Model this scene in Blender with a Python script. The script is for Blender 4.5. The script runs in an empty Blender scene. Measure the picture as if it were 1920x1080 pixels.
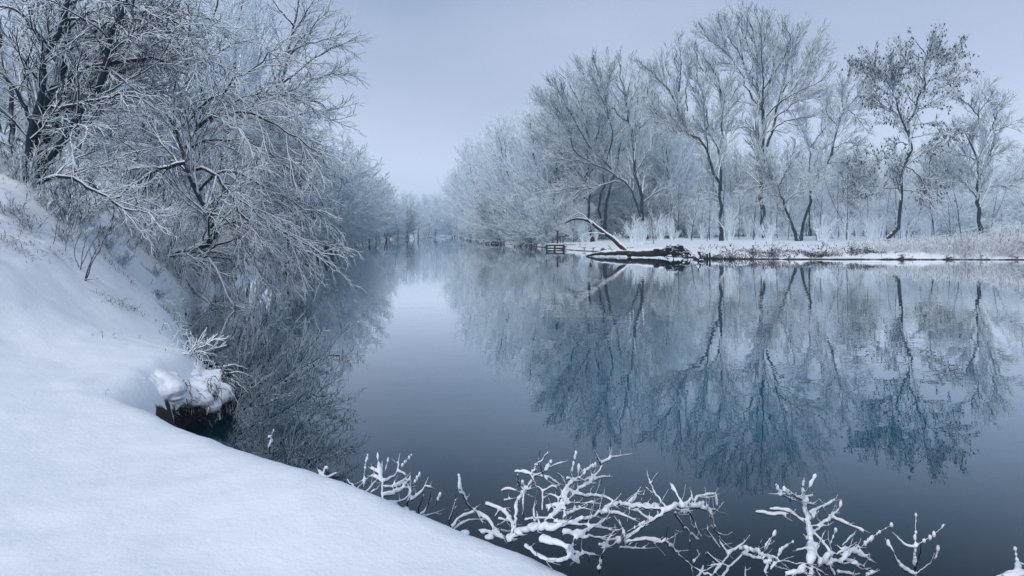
import bpy, math, random
import numpy as np

# ------------------------------------------------------------------ camera, sky, sun, exposure
scene = bpy.context.scene
COL = scene.collection
F, HY, H = 1251.0, 438.0, 2.0            # focal length in photo pixels, horizon row, eye height over the water

cam_data = bpy.data.cameras.new("camera")
cam_data.sensor_width = 36.0
cam_data.lens = 36.0 * F / 1920.0
cam_data.shift_y = -(540.0 - HY) / 1920.0
cam_data.clip_start = 0.05
cam_data.clip_end = 4000.0
cam = bpy.data.objects.new("camera", cam_data)
COL.objects.link(cam)
cam.location = (0, 0, H)
cam.rotation_euler = (math.radians(90), 0, 0)
scene.camera = cam

SUN_EL, SUN_AZ = math.radians(40), math.radians(205)
world = bpy.data.worlds.new("World")
scene.world = world
world.use_nodes = True
nt = world.node_tree
nt.nodes.clear()
w_out = nt.nodes.new("ShaderNodeOutputWorld")
w_bg = nt.nodes.new("ShaderNodeBackground")
w_sky = nt.nodes.new("ShaderNodeTexSky")
w_sky.sky_type = 'NISHITA'
w_sky.sun_disc = False
w_sky.sun_elevation = SUN_EL
w_sky.sun_rotation = SUN_AZ
w_tc = nt.nodes.new("ShaderNodeTexCoord")
w_sep = nt.nodes.new("ShaderNodeSeparateXYZ")
w_map = nt.nodes.new("ShaderNodeMapRange")
w_map.inputs[1].default_value = 0.0
w_map.inputs[2].default_value = 0.50
w_noise = nt.nodes.new("ShaderNodeTexNoise")
w_noise.inputs["Scale"].default_value = 1.6
w_noise.inputs["Detail"].default_value = 3.0
w_noise.inputs["Roughness"].default_value = 0.45
w_mp = nt.nodes.new("ShaderNodeMapping")
w_mp.inputs["Scale"].default_value = (1.0, 1.0, 2.6)
w_addn = nt.nodes.new("ShaderNodeMath"); w_addn.operation = 'MULTIPLY_ADD'
w_addn.inputs[1].default_value = 0.9
w_add2 = nt.nodes.new("ShaderNodeMath"); w_add2.operation = 'ADD'
w_sub = nt.nodes.new("ShaderNodeMath"); w_sub.operation = 'SUBTRACT'; w_sub.inputs[1].default_value = 0.45
w_ramp = nt.nodes.new("ShaderNodeValToRGB")
w_ramp.color_ramp.elements[0].position = 0.0
w_ramp.color_ramp.elements[0].color = (0.458, 0.486, 0.596, 1)
w_ramp.color_ramp.elements[1].position = 1.0
w_ramp.color_ramp.elements[1].color = (0.140, 0.190, 0.272, 1)
w_el = w_ramp.color_ramp.elements.new(0.62)
w_el.color = (0.275, 0.305, 0.405, 1)
w_mul = nt.nodes.new("ShaderNodeVectorMath"); w_mul.operation = 'SCALE'; w_mul.inputs[3].default_value = 10.0
w_mix = nt.nodes.new("ShaderNodeMix"); w_mix.data_type = 'RGBA'
w_mix.inputs[0].default_value = 0.93
L = nt.links.new
L(w_tc.outputs["Generated"], w_sep.inputs[0])
L(w_sep.outputs["Z"], w_map.inputs[0])
L(w_tc.outputs["Generated"], w_mp.inputs[0])
L(w_mp.outputs[0], w_noise.inputs["Vector"])
L(w_noise.outputs[0], w_sub.inputs[0])
L(w_sub.outputs[0], w_addn.inputs[0])
L(w_map.outputs[0], w_addn.inputs[2])
L(w_addn.outputs[0], w_ramp.inputs[0])
L(w_ramp.outputs[0], w_mul.inputs[0])
L(w_sky.outputs[0], w_mix.inputs[6])
L(w_mul.outputs[0], w_mix.inputs[7])
L(w_mix.outputs[2], w_bg.inputs[0])
w_bg.inputs[1].default_value = 0.148
L(w_bg.outputs[0], w_out.inputs[0])

sun_d = bpy.data.lights.new("sun", 'SUN')
sun_d.energy = 1.5
sun_d.angle = math.radians(50)
sun_d.color = (1.0, 0.955, 0.93)
sun = bpy.data.objects.new("sun", sun_d)
COL.objects.link(sun)
sun.rotation_euler = (math.radians(90) - SUN_EL, 0, math.radians(180) - SUN_AZ)
sun.location = (-20, -20, 60)

scene.view_settings.view_transform = 'Standard'
scene.view_settings.look = 'None'
scene.view_settings.exposure = 0.37
scene.view_settings.gamma = 1.0
scene.view_settings.use_curve_mapping = False
scene.render.engine = 'CYCLES'
cy = scene.cycles
cy.max_bounces = 8
cy.diffuse_bounces = 6
cy.glossy_bounces = 2
cy.transmission_bounces = 2
cy.volume_bounces = 1
cy.use_denoising = True
cy.caustics_reflective = False
cy.caustics_refractive = False
try:
    cy.denoiser = 'OPENIMAGEDENOISE'
    cy.denoising_prefilter = 'NONE'
except Exception:
    pass

# ------------------------------------------------------------------ helpers
RNG = np.random.default_rng(7)
random.seed(7)


def W(px, py, D):
    """the point of the place seen at photo pixel (px, py) at distance D"""
    return np.array([(px - 960.0) / F * D, D, H - (py - HY) / F * D])


def sstep(a, b, x):
    t = np.clip((x - a) / (b - a), 0, 1)
    return t * t * (3 - 2 * t)


def vnoise(x, y, seed=0):
    """2-D value noise, -1..1"""
    x = np.asarray(x, float); y = np.asarray(y, float)
    xi = np.floor(x).astype(np.int64); yi = np.floor(y).astype(np.int64)
    fx = x - xi; fy = y - yi
    fx = fx * fx * fx * (fx * (fx * 6 - 15) + 10); fy = fy * fy * fy * (fy * (fy * 6 - 15) + 10)

    def h(a, b):
        n = (a * 374761393 + b * 668265263 + seed * 982451653) & 0x7fffffff
        n = ((n ^ (n >> 13)) * 1274126177) & 0x7fffffff
        n = n ^ (n >> 16)
        return (n & 0xffff) / 32767.5 - 1
    return ((h(xi, yi) * (1 - fx) + h(xi + 1, yi) * fx) * (1 - fy) +
            (h(xi, yi + 1) * (1 - fx) + h(xi + 1, yi + 1) * fx) * fy)


def fbm(x, y, octs=4, seed=0):
    s = 0; a = 1.0; t = 0
    for k in range(octs):
        s = s + a * vnoise(x * 2 ** k + 17.3 * k, y * 2 ** k - 9.1 * k, seed + k); t += a; a *= 0.5
    return s / t


def mesh_np(name, V, faces, mat=None, smooth=True):
    """faces: list of (F,k) int arrays"""
    me = bpy.data.meshes.new(name)
    V = np.ascontiguousarray(V, dtype=np.float32).reshape(-1, 3)
    me.vertices.add(len(V))
    me.vertices.foreach_set("co", V.ravel())
    faces = [np.asarray(f, dtype=np.int32) for f in faces if len(f)]
    nl = sum(f.size for f in faces); nf = sum(len(f) for f in faces)
    me.loops.add(nl); me.polygons.add(nf)
    me.loops.foreach_set("vertex_index", np.concatenate([f.ravel() for f in faces]))
    tot = np.concatenate([np.full(len(f), f.shape[1], np.int32) for f in faces])
    st = np.concatenate([[0], np.cumsum(tot)[:-1]]).astype(np.int32)
    me.polygons.foreach_set("loop_start", st)
    me.polygons.foreach_set("loop_total", tot)
    me.polygons.foreach_set("use_smooth", np.full(nf, smooth, dtype=bool))
    me.update(calc_edges=True)
    if mat is not None:
        me.materials.append(mat)
    return me


def link(name, me, parent=None, loc=None):
    o = bpy.data.objects.new(name, me)
    COL.objects.link(o)
    if parent is not None:
        o.parent = parent
    if loc is not None:
        o.location = loc
    return o


def tag(o, label=None, cat=None, group=None, kind=None):
    if label: o["label"] = label
    if cat: o["category"] = cat
    if group: o["group"] = group
    if kind: o["kind"] = kind
    return o


def thing(name, label, cat, loc=(0, 0, 0), group=None):
    o = bpy.data.objects.new(name, None)
    o.empty_display_size = 0.3
    COL.objects.link(o)
    o.location = tuple(float(c) for c in loc)
    return tag(o, label, cat, group)


def copy_tree(o, loc, rz=0.0, sc=1.0, label=None, group=None, parent=None):
    c = o.copy()
    COL.objects.link(c)
    if parent is None:
        c.location = tuple(float(v) for v in loc)
        c.rotation_euler = (0, 0, rz)
        c.scale = (sc, sc, sc) if np.isscalar(sc) else tuple(sc)
        if label: c["label"] = label
        if group: c["group"] = group
    else:
        c.parent = parent
    for ch in o.children:
        copy_tree(ch, None, parent=c)
    return c


def nrm(v):
    return v / np.maximum(np.linalg.norm(v, axis=-1, keepdims=True), 1e-9)


def tube(P, R, sides=3):
    """P (B,n,3), R (B,n) -> verts, quads"""
    P = np.asarray(P, float); R = np.asarray(R, float)
    B, n, _ = P.shape
    T = np.empty_like(P)
    T[:, 1:-1] = P[:, 2:] - P[:, :-2] if n > 2 else 0
    T[:, 0] = P[:, 1] - P[:, 0]
    T[:, -1] = P[:, -1] - P[:, -2]
    T = nrm(T)
    mt = nrm(T.mean(axis=1))
    ref = np.where(np.abs(mt[:, 2:3]) < 0.8, np.array([[0, 0, 1.0]]), np.array([[1.0, 0, 0]]))
    S = nrm(np.cross(T, ref[:, None, :]))
    Bn = np.cross(S, T)
    a = np.arange(sides) * 2 * math.pi / sides + math.pi / 2
    V = P[:, :, None, :] + R[:, :, None, None] * (np.cos(a)[None, None, :, None] * S[:, :, None, :] +
                                                  np.sin(a)[None, None, :, None] * Bn[:, :, None, :])
    V = V.reshape(-1, 3)
    j = np.arange(n - 1)[:, None] * sides; k = np.arange(sides)[None, :]; k2 = (k + 1) % sides
    q = np.stack([j + k, j + sides + k, j + sides + k2, j + k2], -1).reshape(-1, 4)
    off = (np.arange(B) * n * sides)[:, None, None]
    return V, (q[None] + off).reshape(-1, 4)


def tubes_mesh(name, groups, mat, base=(0, 0, 0)):
    Vs, Fs, o = [], [], 0
    for P, R, s in groups:
        if len(P) == 0: continue
        V, q = tube(P, R, s)
        Vs.append(V); Fs.append(q + o); o += len(V)
    return mesh_np(name, np.concatenate(Vs) - np.asarray(base)[None], [np.concatenate(Fs)], mat)


def resample(pts, n, jit=0.0, rng=None):
    """Catmull-Rom through pts, resampled to n points"""
    pts = np.asarray(pts, float)
    if len(pts) == 2:
        p = pts[0] + (pts[1] - pts[0]) * np.linspace(0, 1, n)[:, None]
    else:
        e = np.concatenate([[2 * pts[0] - pts[1]], pts, [2 * pts[-1] - pts[-2]]])
        dense = []
        for i in range(len(pts) - 1):
            p0, p1, p2, p3 = e[i:i + 4]
            t = np.linspace(0, 1, 12, endpoint=False)[:, None]
            dense.append(0.5 * (2 * p1 + (p2 - p0) * t + (2 * p0 - 5 * p1 + 4 * p2 - p3) * t ** 2 + (3 * p1 - p0 - 3 * p2 + p3) * t ** 3))
        dense = np.concatenate(dense + [pts[-1:]])
        s = np.concatenate([[0], np.cumsum(np.linalg.norm(np.diff(dense, axis=0), axis=1))])
        u = np.linspace(0, s[-1], n)
        p = np.stack([np.interp(u, s, dense[:, k]) for k in range(dense.shape[1])], 1)
    if jit and rng is not None:
        L_ = np.linalg.norm(pts[-1] - pts[0])
        w = np.ones((n, 1)); w[0] = w[-1] = 0
        p = p + rng.normal(0, jit * L_, p.shape) * w
    return p


def grow(P, R, rng, dens, t0=0.25, t1=1.0, ang=45, ratio=0.5, Lmin=0.3, Lmax=4.0, n=5, wig=0.12, trop=0.05,
         rr=0.55, rmin=0.012, rtip=0.008, env=None, flat=0.0, kmax=40, fall=0.5, zmin=None, bias=None, droop=0.0):
    """one more level of branching on the polylines P (B,n,3)"""
    B, m, _ = P.shape
    plen = np.linalg.norm(np.diff(P, axis=1), axis=2).sum(1)
    cnt = np.clip(np.round(dens * plen * (t1 - t0) * rng.uniform(0.75, 1.3, B)), 1, kmax).astype(int)
    idx = np.repeat(np.arange(B), cnt)
    start = np.concatenate([[0], np.cumsum(cnt)[:-1]])
    loc = np.arange(len(idx)) - start[idx]
    t = t0 + (t1 - t0) * (loc + rng.uniform(0.1, 0.95, len(idx))) / cnt[idx]
    u = t * (m - 1); i = np.minimum(u.astype(int), m - 2); f = (u - i)[:, None]
    p0 = P[idx, i] * (1 - f) + P[idx, i + 1] * f
    T = nrm(P[idx, i + 1] - P[idx, i])
    r_at = R[idx, i] * (1 - f[:, 0]) + R[idx, i + 1] * f[:, 0]
    v = rng.normal(size=(len(idx), 3)); v[:, 2] *= (1 - flat)
    if bias is not None: v = v + np.asarray(bias)[None]
    perp = nrm(v - (v * T).sum(1, keepdims=True) * T)
    a = np.radians(ang) * rng.uniform(0.6, 1.35, len(idx)) * (1 - 0.35 * t)
    d = nrm(np.cos(a)[:, None] * T + np.sin(a)[:, None] * perp)
    Ln = np.clip(ratio * plen[idx] * (1 - fall * t) * rng.uniform(0.55, 1.25, len(idx)), Lmin, Lmax)
    Ln = np.minimum(Ln, 1.2 * Lmin + (1 - t) * plen[idx] * 0.75)
    if env is not None:
        c, er = np.asarray(env[0], float), np.asarray(env[1], float)
        q = (p0 - c) / er; e = d / er
        A = (e * e).sum(1); Bq = (q * e).sum(1); C = (q * q).sum(1) - 1
        disc = np.maximum(Bq * Bq - A * C, 0)
        dist = (-Bq + np.sqrt(disc)) / A
        dist = np.where(C > 0, 0.25 * Ln, dist) * rng.uniform(0.75, 1.12, len(idx))
        Ln = np.maximum(np.minimum(Ln, dist), Lmin * 0.6)
    Q = np.empty((len(idx), n, 3)); Q[:, 0] = p0
    st = (Ln / (n - 1))[:, None]
    up = np.array([[0, 0, 1.0]])
    for k in range(1, n):
        d = nrm(d + rng.normal(0, wig, d.shape) + up * trop - up * droop * k / n)
        Q[:, k] = Q[:, k - 1] + d * st
    if zmin is not None:
        Q[:, :, 2] = np.maximum(Q[:, :, 2], zmin)
    r0 = np.maximum(r_at * rr * rng.uniform(0.7, 1.1, len(idx)), rmin)
    r0 = np.minimum(r0, np.maximum(r_at * 0.9, rmin))
    s = np.linspace(0, 1, n)[None]
    Rn = r0[:, None] * (1 - s) ** 0.8 + np.minimum(rtip, r0)[:, None] * s
    return Q, Rn


# ------------------------------------------------------------------ materials
def new_mat(name):
    m = bpy.data.materials.new(name)
    m.use_nodes = True
    t = m.node_tree
    b = t.nodes["Principled BSDF"]
    return m, t, b


def noise_node(t, scale, detail=3, rough=0.55, coord="Object", vec_scale=None):
    tc = t.nodes.new("ShaderNodeTexCoord")
    nz = t.nodes.new("ShaderNodeTexNoise")
    nz.inputs["Scale"].default_value = scale
    nz.inputs["Detail"].default_value = detail
    nz.inputs["Roughness"].default_value = rough
    if vec_scale:
        mp = t.nodes.new("ShaderNodeMapping")
        mp.inputs["Scale"].default_value = vec_scale
        t.links.new(tc.outputs[coord], mp.inputs[0]); t.links.new(mp.outputs[0], nz.inputs["Vector"])
    else:
        t.links.new(tc.outputs[coord], nz.inputs["Vector"])
    return nz


def maprange(t, src, a, b, c=0.0, d=1.0, interp='SMOOTHSTEP'):
    m = t.nodes.new("ShaderNodeMapRange")
    m.interpolation_type = interp
    for k, v in zip((1, 2, 3, 4), (a, b, c, d)):
        m.inputs[k].default_value = v
    t.links.new(src, m.inputs[0])
    return m.outputs[0]


def math2(t, op, a, b):
    n = t.nodes.new("ShaderNodeMath"); n.operation = op
    for k, v in enumerate((a, b)):
        if isinstance(v, (int, float)): n.inputs[k].default_value = v
        else: t.links.new(v, n.inputs[k])
    return n.outputs[0]


def mixc(t, fac, a, b):
    n = t.nodes.new("ShaderNodeMix"); n.data_type = 'RGBA'
    t.links.new(fac, n.inputs[0])
    for k, v in ((6, a), (7, b)):
        if isinstance(v, tuple): n.inputs[k].default_value = v + (1,)
        else: t.links.new(v, n.inputs[k])
    return n.outputs[2]


SNOW = (0.88, 0.905, 0.94)
BARK = (0.018, 0.026, 0.038)


def snow_mat(name, bump=0.25, scale=9.0, soil=False):
    m, t, b = new_mat(name)
    b.inputs["Roughness"].default_value = 0.75
    b.inputs["Specular IOR Level"].default_value = 0.25
    n1 = noise_node(t, scale, 6, 0.62)
    n2 = noise_node(t, scale * 14, 3, 0.6)
    s = math2(t, 'ADD', n1.outputs[0], math2(t, 'MULTIPLY', n2.outputs[0], 0.18))
    bp = t.nodes.new("ShaderNodeBump")
    bp.inputs["Strength"].default_value = bump
    bp.inputs["Distance"].default_value = 0.05
    t.links.new(s, bp.inputs["Height"])
    t.links.new(bp.outputs[0], b.inputs["Normal"])
    if soil:
        at = t.nodes.new("ShaderNodeAttribute"); at.attribute_name = "soil"
        nz = noise_node(t, 7.0, 5, 0.7)
        k = math2(t, 'ADD', at.outputs["Fac"], math2(t, 'MULTIPLY', math2(t, 'SUBTRACT', nz.outputs[0], 0.5), 0.9))
        f = maprange(t, k, 0.42, 0.58)
        nz2 = noise_node(t, 30.0, 4, 0.7)
        dirt = mixc(t, nz2.outputs[0], (0.012, 0.012, 0.014), (0.05, 0.045, 0.042))
        t.links.new(mixc(t, f, SNOW, dirt), b.inputs["Base Color"])
    else:
        b.inputs["Base Color"].default_value = SNOW + (1,)
    return m


def bark_mat(name, lo, hi, amp=0.7, nscale=6.0, bark=BARK, grain=True, snow=SNOW):
    """bark with snow lying on what faces up"""
    m, t, b = new_mat(name)
    b.inputs["Roughness"].default_value = 0.85
    b.inputs["Specular IOR Level"].default_value = 0.15
    g = t.nodes.new("ShaderNodeNewGeometry")
    sp = t.nodes.new("ShaderNodeSeparateXYZ")
    t.links.new(g.outputs["Normal"], sp.inputs[0])
    z = sp.outputs["Z"]
    if amp:
        nz = noise_node(t, nscale, 4, 0.65)
        z = math2(t, 'ADD', z, math2(t, 'MULTIPLY', math2(t, 'SUBTRACT', nz.outputs[0], 0.5), amp))
    f = maprange(t, z, lo, hi)
    col = bark
    if grain:
        n2 = noise_node(t, 9.0, 5, 0.7, vec_scale=(4, 4, 0.6))
        col = mixc(t, n2.outputs[0], tuple(c * 0.5 for c in bark), tuple(c * 1.9 for c in bark))
        bp = t.nodes.new("ShaderNodeBump"); bp.inputs["Strength"].default_value = 0.6; bp.inputs["Distance"].default_value = 0.04
        t.links.new(n2.outputs[0], bp.inputs["Height"]); t.links.new(bp.outputs[0], b.inputs["Normal"])
    t.links.new(mixc(t, f, col, snow), b.inputs["Base Color"])
    return m


M_SNOW = snow_mat("snow_ground", 0.45, 3.0, soil=True)
M_SNOWB = snow_mat("snow_on_branches", 0.35, 14.0)
M_TRUNK = bark_mat("bark_trunk", 0.28, 0.55, 1.3, 5.0)
M_TRUNKF = bark_mat("bark_frosted", -0.25, 0.55, 1.4, 3.0, bark=(0.025, 0.038, 0.055))
M_LIMB = bark_mat("bark_limb", 0.20, 0.50, 0.5, 5.0)
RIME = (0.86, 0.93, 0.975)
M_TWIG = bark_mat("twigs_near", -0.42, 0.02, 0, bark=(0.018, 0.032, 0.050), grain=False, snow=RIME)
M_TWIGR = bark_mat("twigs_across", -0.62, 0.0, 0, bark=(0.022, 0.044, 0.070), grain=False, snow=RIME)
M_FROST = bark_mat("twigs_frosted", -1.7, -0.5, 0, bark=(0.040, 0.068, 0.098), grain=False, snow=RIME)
M_WOOD = bark_mat("old_wood", 0.55, 0.8, 0.4, 8.0, bark=(0.03, 0.028, 0.028))
M_GRASS = bark_mat("dead_grass", 0.35, 0.75, 0.5, 10.0, bark=(0.050, 0.050, 0.056), grain=False)
M_DARKG = bark_mat("dark_wet_grass", 0.6, 0.9, 0.4, 20.0, bark=(0.016, 0.018, 0.022), grain=False)
M_REED = bark_mat("reed_stalks", -0.75, 0.1, 0.5, 3.0, bark=(0.050, 0.062, 0.080), grain=False)


def leaf_mat():
    m, t, b = new_mat("hanging_leaves")
    b.inputs["Roughness"].default_value = 0.8
    nz = noise_node(t, 2.5, 3)
    t.links.new(mixc(t, nz.outputs[0], (0.018, 0.024, 0.034), (0.10, 0.11, 0.13)), b.inputs["Base Color"])
    return m


M_LEAF = leaf_mat()


def water_mat():
    m, t, b = new_mat("river_water")
    # teal body colour; towards the near bank the dark of reflections is painted in
    ge = t.nodes.new("ShaderNodeNewGeometry"); sx = t.nodes.new("ShaderNodeSeparateXYZ")
    t.links.new(ge.outputs["Position"], sx.inputs[0])
    dy = maprange(t, sx.outputs["Y"], 3.4, 7.6)
    dx = maprange(t, math2(t, 'ADD', sx.outputs["X"], math2(t, 'MULTIPLY', sx.outputs["Y"], 0.45)), -0.3, 6.0, 0.15, 1.0)
    refl_tone = math2(t, 'MULTIPLY', dy, dx)
    t.links.new(mixc(t, refl_tone, (0.002, 0.008, 0.014), (0.002, 0.095, 0.155)), b.inputs["Base Color"])
    b.inputs["Roughness"].default_value = 1.0
    b.inputs["Specular IOR Level"].default_value = 0.0
    n1 = noise_node(t, 0.9, 2, 0.5, vec_scale=(0.8, 1.5, 1))
    n2 = noise_node(t, 3.2, 2, 0.5, vec_scale=(0.8, 1.6, 1))
    n3 = noise_node(t, 0.05, 2, 0.5)
    s = math2(t, 'ADD', math2(t, 'MULTIPLY', n1.outputs[0], 1.0), math2(t, 'MULTIPLY', n2.outputs[0], 0.22))
    s = math2(t, 'MULTIPLY', s, maprange(t, n3.outputs[0], 0.35, 0.65, 0.4, 1.4))
    bp = t.nodes.new("ShaderNodeBump")
    bp.inputs["Strength"].default_value = 1.0
    bp.inputs["Distance"].default_value = 0.0030
    t.links.new(s, bp.inputs["Height"])
    fr = t.nodes.new("ShaderNodeFresnel"); fr.inputs["IOR"].default_value = 1.333
    t.links.new(bp.outputs[0], fr.inputs["Normal"])
    k = t.nodes.new("ShaderNodeMath"); k.operation = 'MULTIPLY_ADD'; k.use_clamp = True
    t.links.new(fr.outputs[0], k.inputs[0]); k.inputs[1].default_value = 2.0; k.inputs[2].default_value = -0.085
    gl = t.nodes.new("ShaderNodeBsdfGlossy"); gl.inputs["Roughness"].default_value = 0.004
    gl.inputs["Color"].default_value = (0.98, 0.99, 1.0, 1)
    t.links.new(bp.outputs[0], gl.inputs["Normal"])
    mx = t.nodes.new("ShaderNodeMixShader")
    t.links.new(k.outputs[0], mx.inputs[0]); t.links.new(b.outputs[0], mx.inputs[1]); t.links.new(gl.outputs[0], mx.inputs[2])
    t.links.new(mx.outputs[0], t.nodes["Material Output"].inputs[0])
    return m


M_WATER = water_mat()

# ------------------------------------------------------------------ the river and its banks
LEFT = np.array([(200, -40), (30, -14), (6, -6), (3.4, -1.2), (2.1, 1.5), (1.12, 2.78), (0.08, 3.45), (-1.12, 4.24), (-1.95, 4.98), (-2.62, 5.52),
                 (-3.30, 5.92), (-3.70, 6.14), (-3.45, 6.55), (-3.18, 7.05), (-3.42, 7.9), (-4.5, 9.5), (-5.4, 11.2), (-7.05, 14), (-8.6, 18.0), (-10.6, 24),
                 (-12.7, 32), (-15.2, 46), (-18.5, 62), (-24, 90), (-34, 150), (-41, 195), (-40.5, 260), (-33, 340), (-26, 430)], float)
RIGHT = np.array([(-25.5, 432), (-25, 357), (-11, 227), (-2, 132), (2.6, 109), (5.7, 89), (8, 78), (12.3, 67), (14.7, 55.8), (18.3, 52.2), (27, 51.4), (39, 50.6),
                  (50, 48), (90, 40), (200, 20), (330, -50)], float)


def seg_dist(x, y, poly):
    d = np.full(x.shape, 1e9)
    for (x0, y0), (x1, y1) in zip(poly[:-1], poly[1:]):
        dx, dy = x1 - x0, y1 - y0
        t = np.clip(((x - x0) * dx + (y - y0) * dy) / (dx * dx + dy * dy), 0, 1)
        d = np.minimum(d, np.hypot(x - x0 - t * dx, y - y0 - t * dy))
    return d


def smooth_poly(p, k):
    return np.concatenate([resample(p, k)])


LEFT_S = resample(LEFT[:-4], 260)
LEFT_S = np.concatenate([LEFT_S, LEFT[-4:]])
RIVER = np.concatenate([LEFT_S, RIGHT, [(330, -75)]])


def in_river(x, y):
    c = np.zeros(x.shape, bool)
    n = len(RIVER)
    for i in range(n):
        x0, y0 = RIVER[i]; x1, y1 = RIVER[(i + 1) % n]
        if y0 == y1: continue
        k = ((y0 > y) != (y1 > y)) & (x < (x1 - x0) * (y - y0) / (y1 - y0) + x0)
        c ^= k
    return c


CTRL = [  # photo pixel, distance -> ground of the near bank
    (0, 1080, 2.95), (400, 1080, 2.9), (800, 1075, 2.9), (0, 900, 3.95), (300, 900, 3.95), (560, 900, 3.75), (0, 760, 5.1), (200, 765, 5.3),
    (0, 640, 6.7), (0, 560, 7.3), (0, 500, 8.0), (0, 440, 8.9), (0, 380, 9.8), (0, 325, 11.0), (60, 350, 11.5), (-160, 300, 10.5),
    (110, 420, 10.6), (150, 470, 10.2), (200, 560, 9.2), (250, 640, 7.7), (320, 680, 6.85), (370, 665, 7.7), (300, 565, 12.6), (310, 605, 10.2),
    (262, 446, 20), (285, 495, 16.5), (240, 520, 13), (215, 440, 15.5), (130, 380, 13.5), (0, 250, 16), (335, 480, 20.0), (120, 330, 19), (170, 600, 8.2)]
cp = [W(*c) for c in CTRL]
cp += [np.array(c, float) for c in [(0, -3, .6), (-6, -2, 1.3), (-10, 4, 3.1), (-15, 10, 4.9), (-22, 20, 6.3), (-27, 40, 6.4), (-15, 30, 1.9), (-19, 45, 1.9),
                                    (2, -2, .45), (0.9, 1.8, .45), (-3, 0, .7), (-10, -6, 2.4), (-20, 0, 5.5), (-12, 24, 1.5), (-18, 30, 4.2), (-1, 2.2, .5)]]
cp = np.array(cp)


def tps_fit(P, z, lam=0.02):
    n = len(P)
    r = np.linalg.norm(P[:, None] - P[None], axis=2)
    K = np.where(r > 0, r * r * np.log(np.maximum(r, 1e-9)), 0) + lam * np.eye(n)
    A = np.zeros((n + 3, n + 3))
    A[:n, :n] = K; A[:n, n] = 1; A[:n, n + 1:] = P; A[n, :n] = 1; A[n + 1:, :n] = P.T
    return np.linalg.solve(A, np.concatenate([z, np.zeros(3)]))


TW = tps_fit(cp[:, :2], cp[:, 2])


def tps_eval(x, y):
    s = TW[-3] + TW[-2] * x + TW[-1] * y
    for i, (a, b) in enumerate(cp[:, :2]):
        r2 = (x - a) ** 2 + (y - b) ** 2
        s = s + TW[i] * 0.5 * r2 * np.log(np.maximum(r2, 1e-12))
    return s


def h_left(x, y, full=False):
    x = np.asarray(x, float); y = np.asarray(y, float)
    d = seg_dist(x, y, LEFT_S) * np.where(in_river(x, y), -1, 1)
    far = 0.45 + 6.0 * (1 - np.exp(-np.maximum(d - 4, 0) / 26)) + 0.8 * fbm(x * 0.07, y * 0.07, 3, 5)
    near = np.clip(tps_eval(np.clip(x, -25, 3), np.clip(y, -6, 45)), 0.30, 7.0)
    w = sstep(24, 38, y) + sstep(17, 25, -x) + sstep(4, 10, -y) + sstep(2, 6, x)
    w = np.clip(w, 0, 1)
    z = near * (1 - w) + far * w
    slope_n = sstep(0.9, 2.2, z) * (1 - w)
    z = z + 0.030 * fbm(x * 1.1, y * 1.1, 4, 3) + 0.020 * sstep(.45, .8, vnoise(x * 3.1, y * 3.1, 8)) * sstep(-.1, .4, vnoise(x * .7, y * .7, 9)) - 0.02 * sstep(.5, .85, vnoise(x * 3.7 + 9, y * 3.7, 18)) * sstep(0, .5, vnoise(x * .6 + 5, y * .6, 19)) + slope_n * 0.10 * fbm(x * 1.7 + 4, y * 1.7, 4, 11) + 0.012 * fbm(x * 5, y * 5, 2, 21)
    ww = 0.42 + 0.02 * np.maximum(y - 8, 0)
    dd = d + 0.05 * fbm(x * 2.2, y * 2.2, 3, 31) * sstep(5.2, 6.5, y)
    t = np.clip(dd / ww, 0, 1)
    lip = np.sqrt(np.maximum(1 - (1 - t) ** 2, 0))
    z = np.where(d > -0.1, -0.35 + (z + 0.35) * (0.30 * (t > 0) + 0.70 * lip), -0.9)
    z = np.where(dd <= 0, -0.9, z)
    z = np.where((d > 0) & (seg_dist(x, y, RIGHT) < d), -0.9, z)
    if full: return z, d
    return z


def graded(lo, a, b, hi, step, g):
    mid = list(np.arange(a, b + step * 0.5, step))
    s, p = step, mid[-1]
    up = []
    while p < hi:
        s *= g; p += s; up.append(p)
    s, p = step, mid[0]
    dn = []
    while p > lo:
        s *= g; p -= s; dn.append(p)
    return np.array(dn[::-1] + mid + up)


gx = graded(-300, -9.5, 1.6, 40, 0.07, 1.06)
gy = graded(-60, 1.6, 12.5, 600, 0.07, 1.055)
X, Y = np.meshgrid(gx, gy)
Z, DL = h_left(X, Y, True)
ny_, nx_ = X.shape
V = np.stack([X, Y, Z], -1).reshape(-1, 3)
ii = (np.arange(ny_ - 1)[:, None] * nx_ + np.arange(nx_ - 1)[None]).ravel()
Q = np.stack([ii, ii + 1, ii + nx_ + 1, ii + nx_], 1)
keep = (V[Q, 2].max(1) > -0.85)
me = mesh_np("left_bank", V, [Q[keep]], M_SNOW)
soil = np.zeros(X.shape)
soil = sstep(0.43, 0.33, Z) * sstep(5.72, 6.15, Y) * (Y < 8.4) * (X < -2.95) * (X > -4.0) * (Z > -0.8)
soil = np.maximum(soil, sstep(0.16, 0.06, Z) * (Y > 7.2) * 0.9)
at = me.attributes.new("soil", 'FLOAT', 'POINT')
at.data.foreach_set("value", soil.ravel().astype(np.float32))
tag(link("left_bank", me), kind="structure")

# bank across the water: a strip that follows the shoreline exactly
rs = resample(RIGHT[1:-2], 900)
w_ = np.concatenate([rs[(rs[:, 1] < 130)], rs[(rs[:, 1] >= 130)][::6]])
w_ = w_[np.argsort(-np.arctan2(w_[:, 1], w_[:, 0] + 10))]
rs = np.concatenate([[RIGHT[0]], w_, RIGHT[-2:]])
ds = np.array([-0.3, -0.02, 0.0, 0.06, 0.14, 0.28, 0.5, 0.8, 1.2, 1.7, 2.3, 3.0, 4, 5, 6.2, 7.5, 9, 11, 13.5, 16.5, 20, 25, 32, 42, 60, 90, 140, 230, 300])


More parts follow.
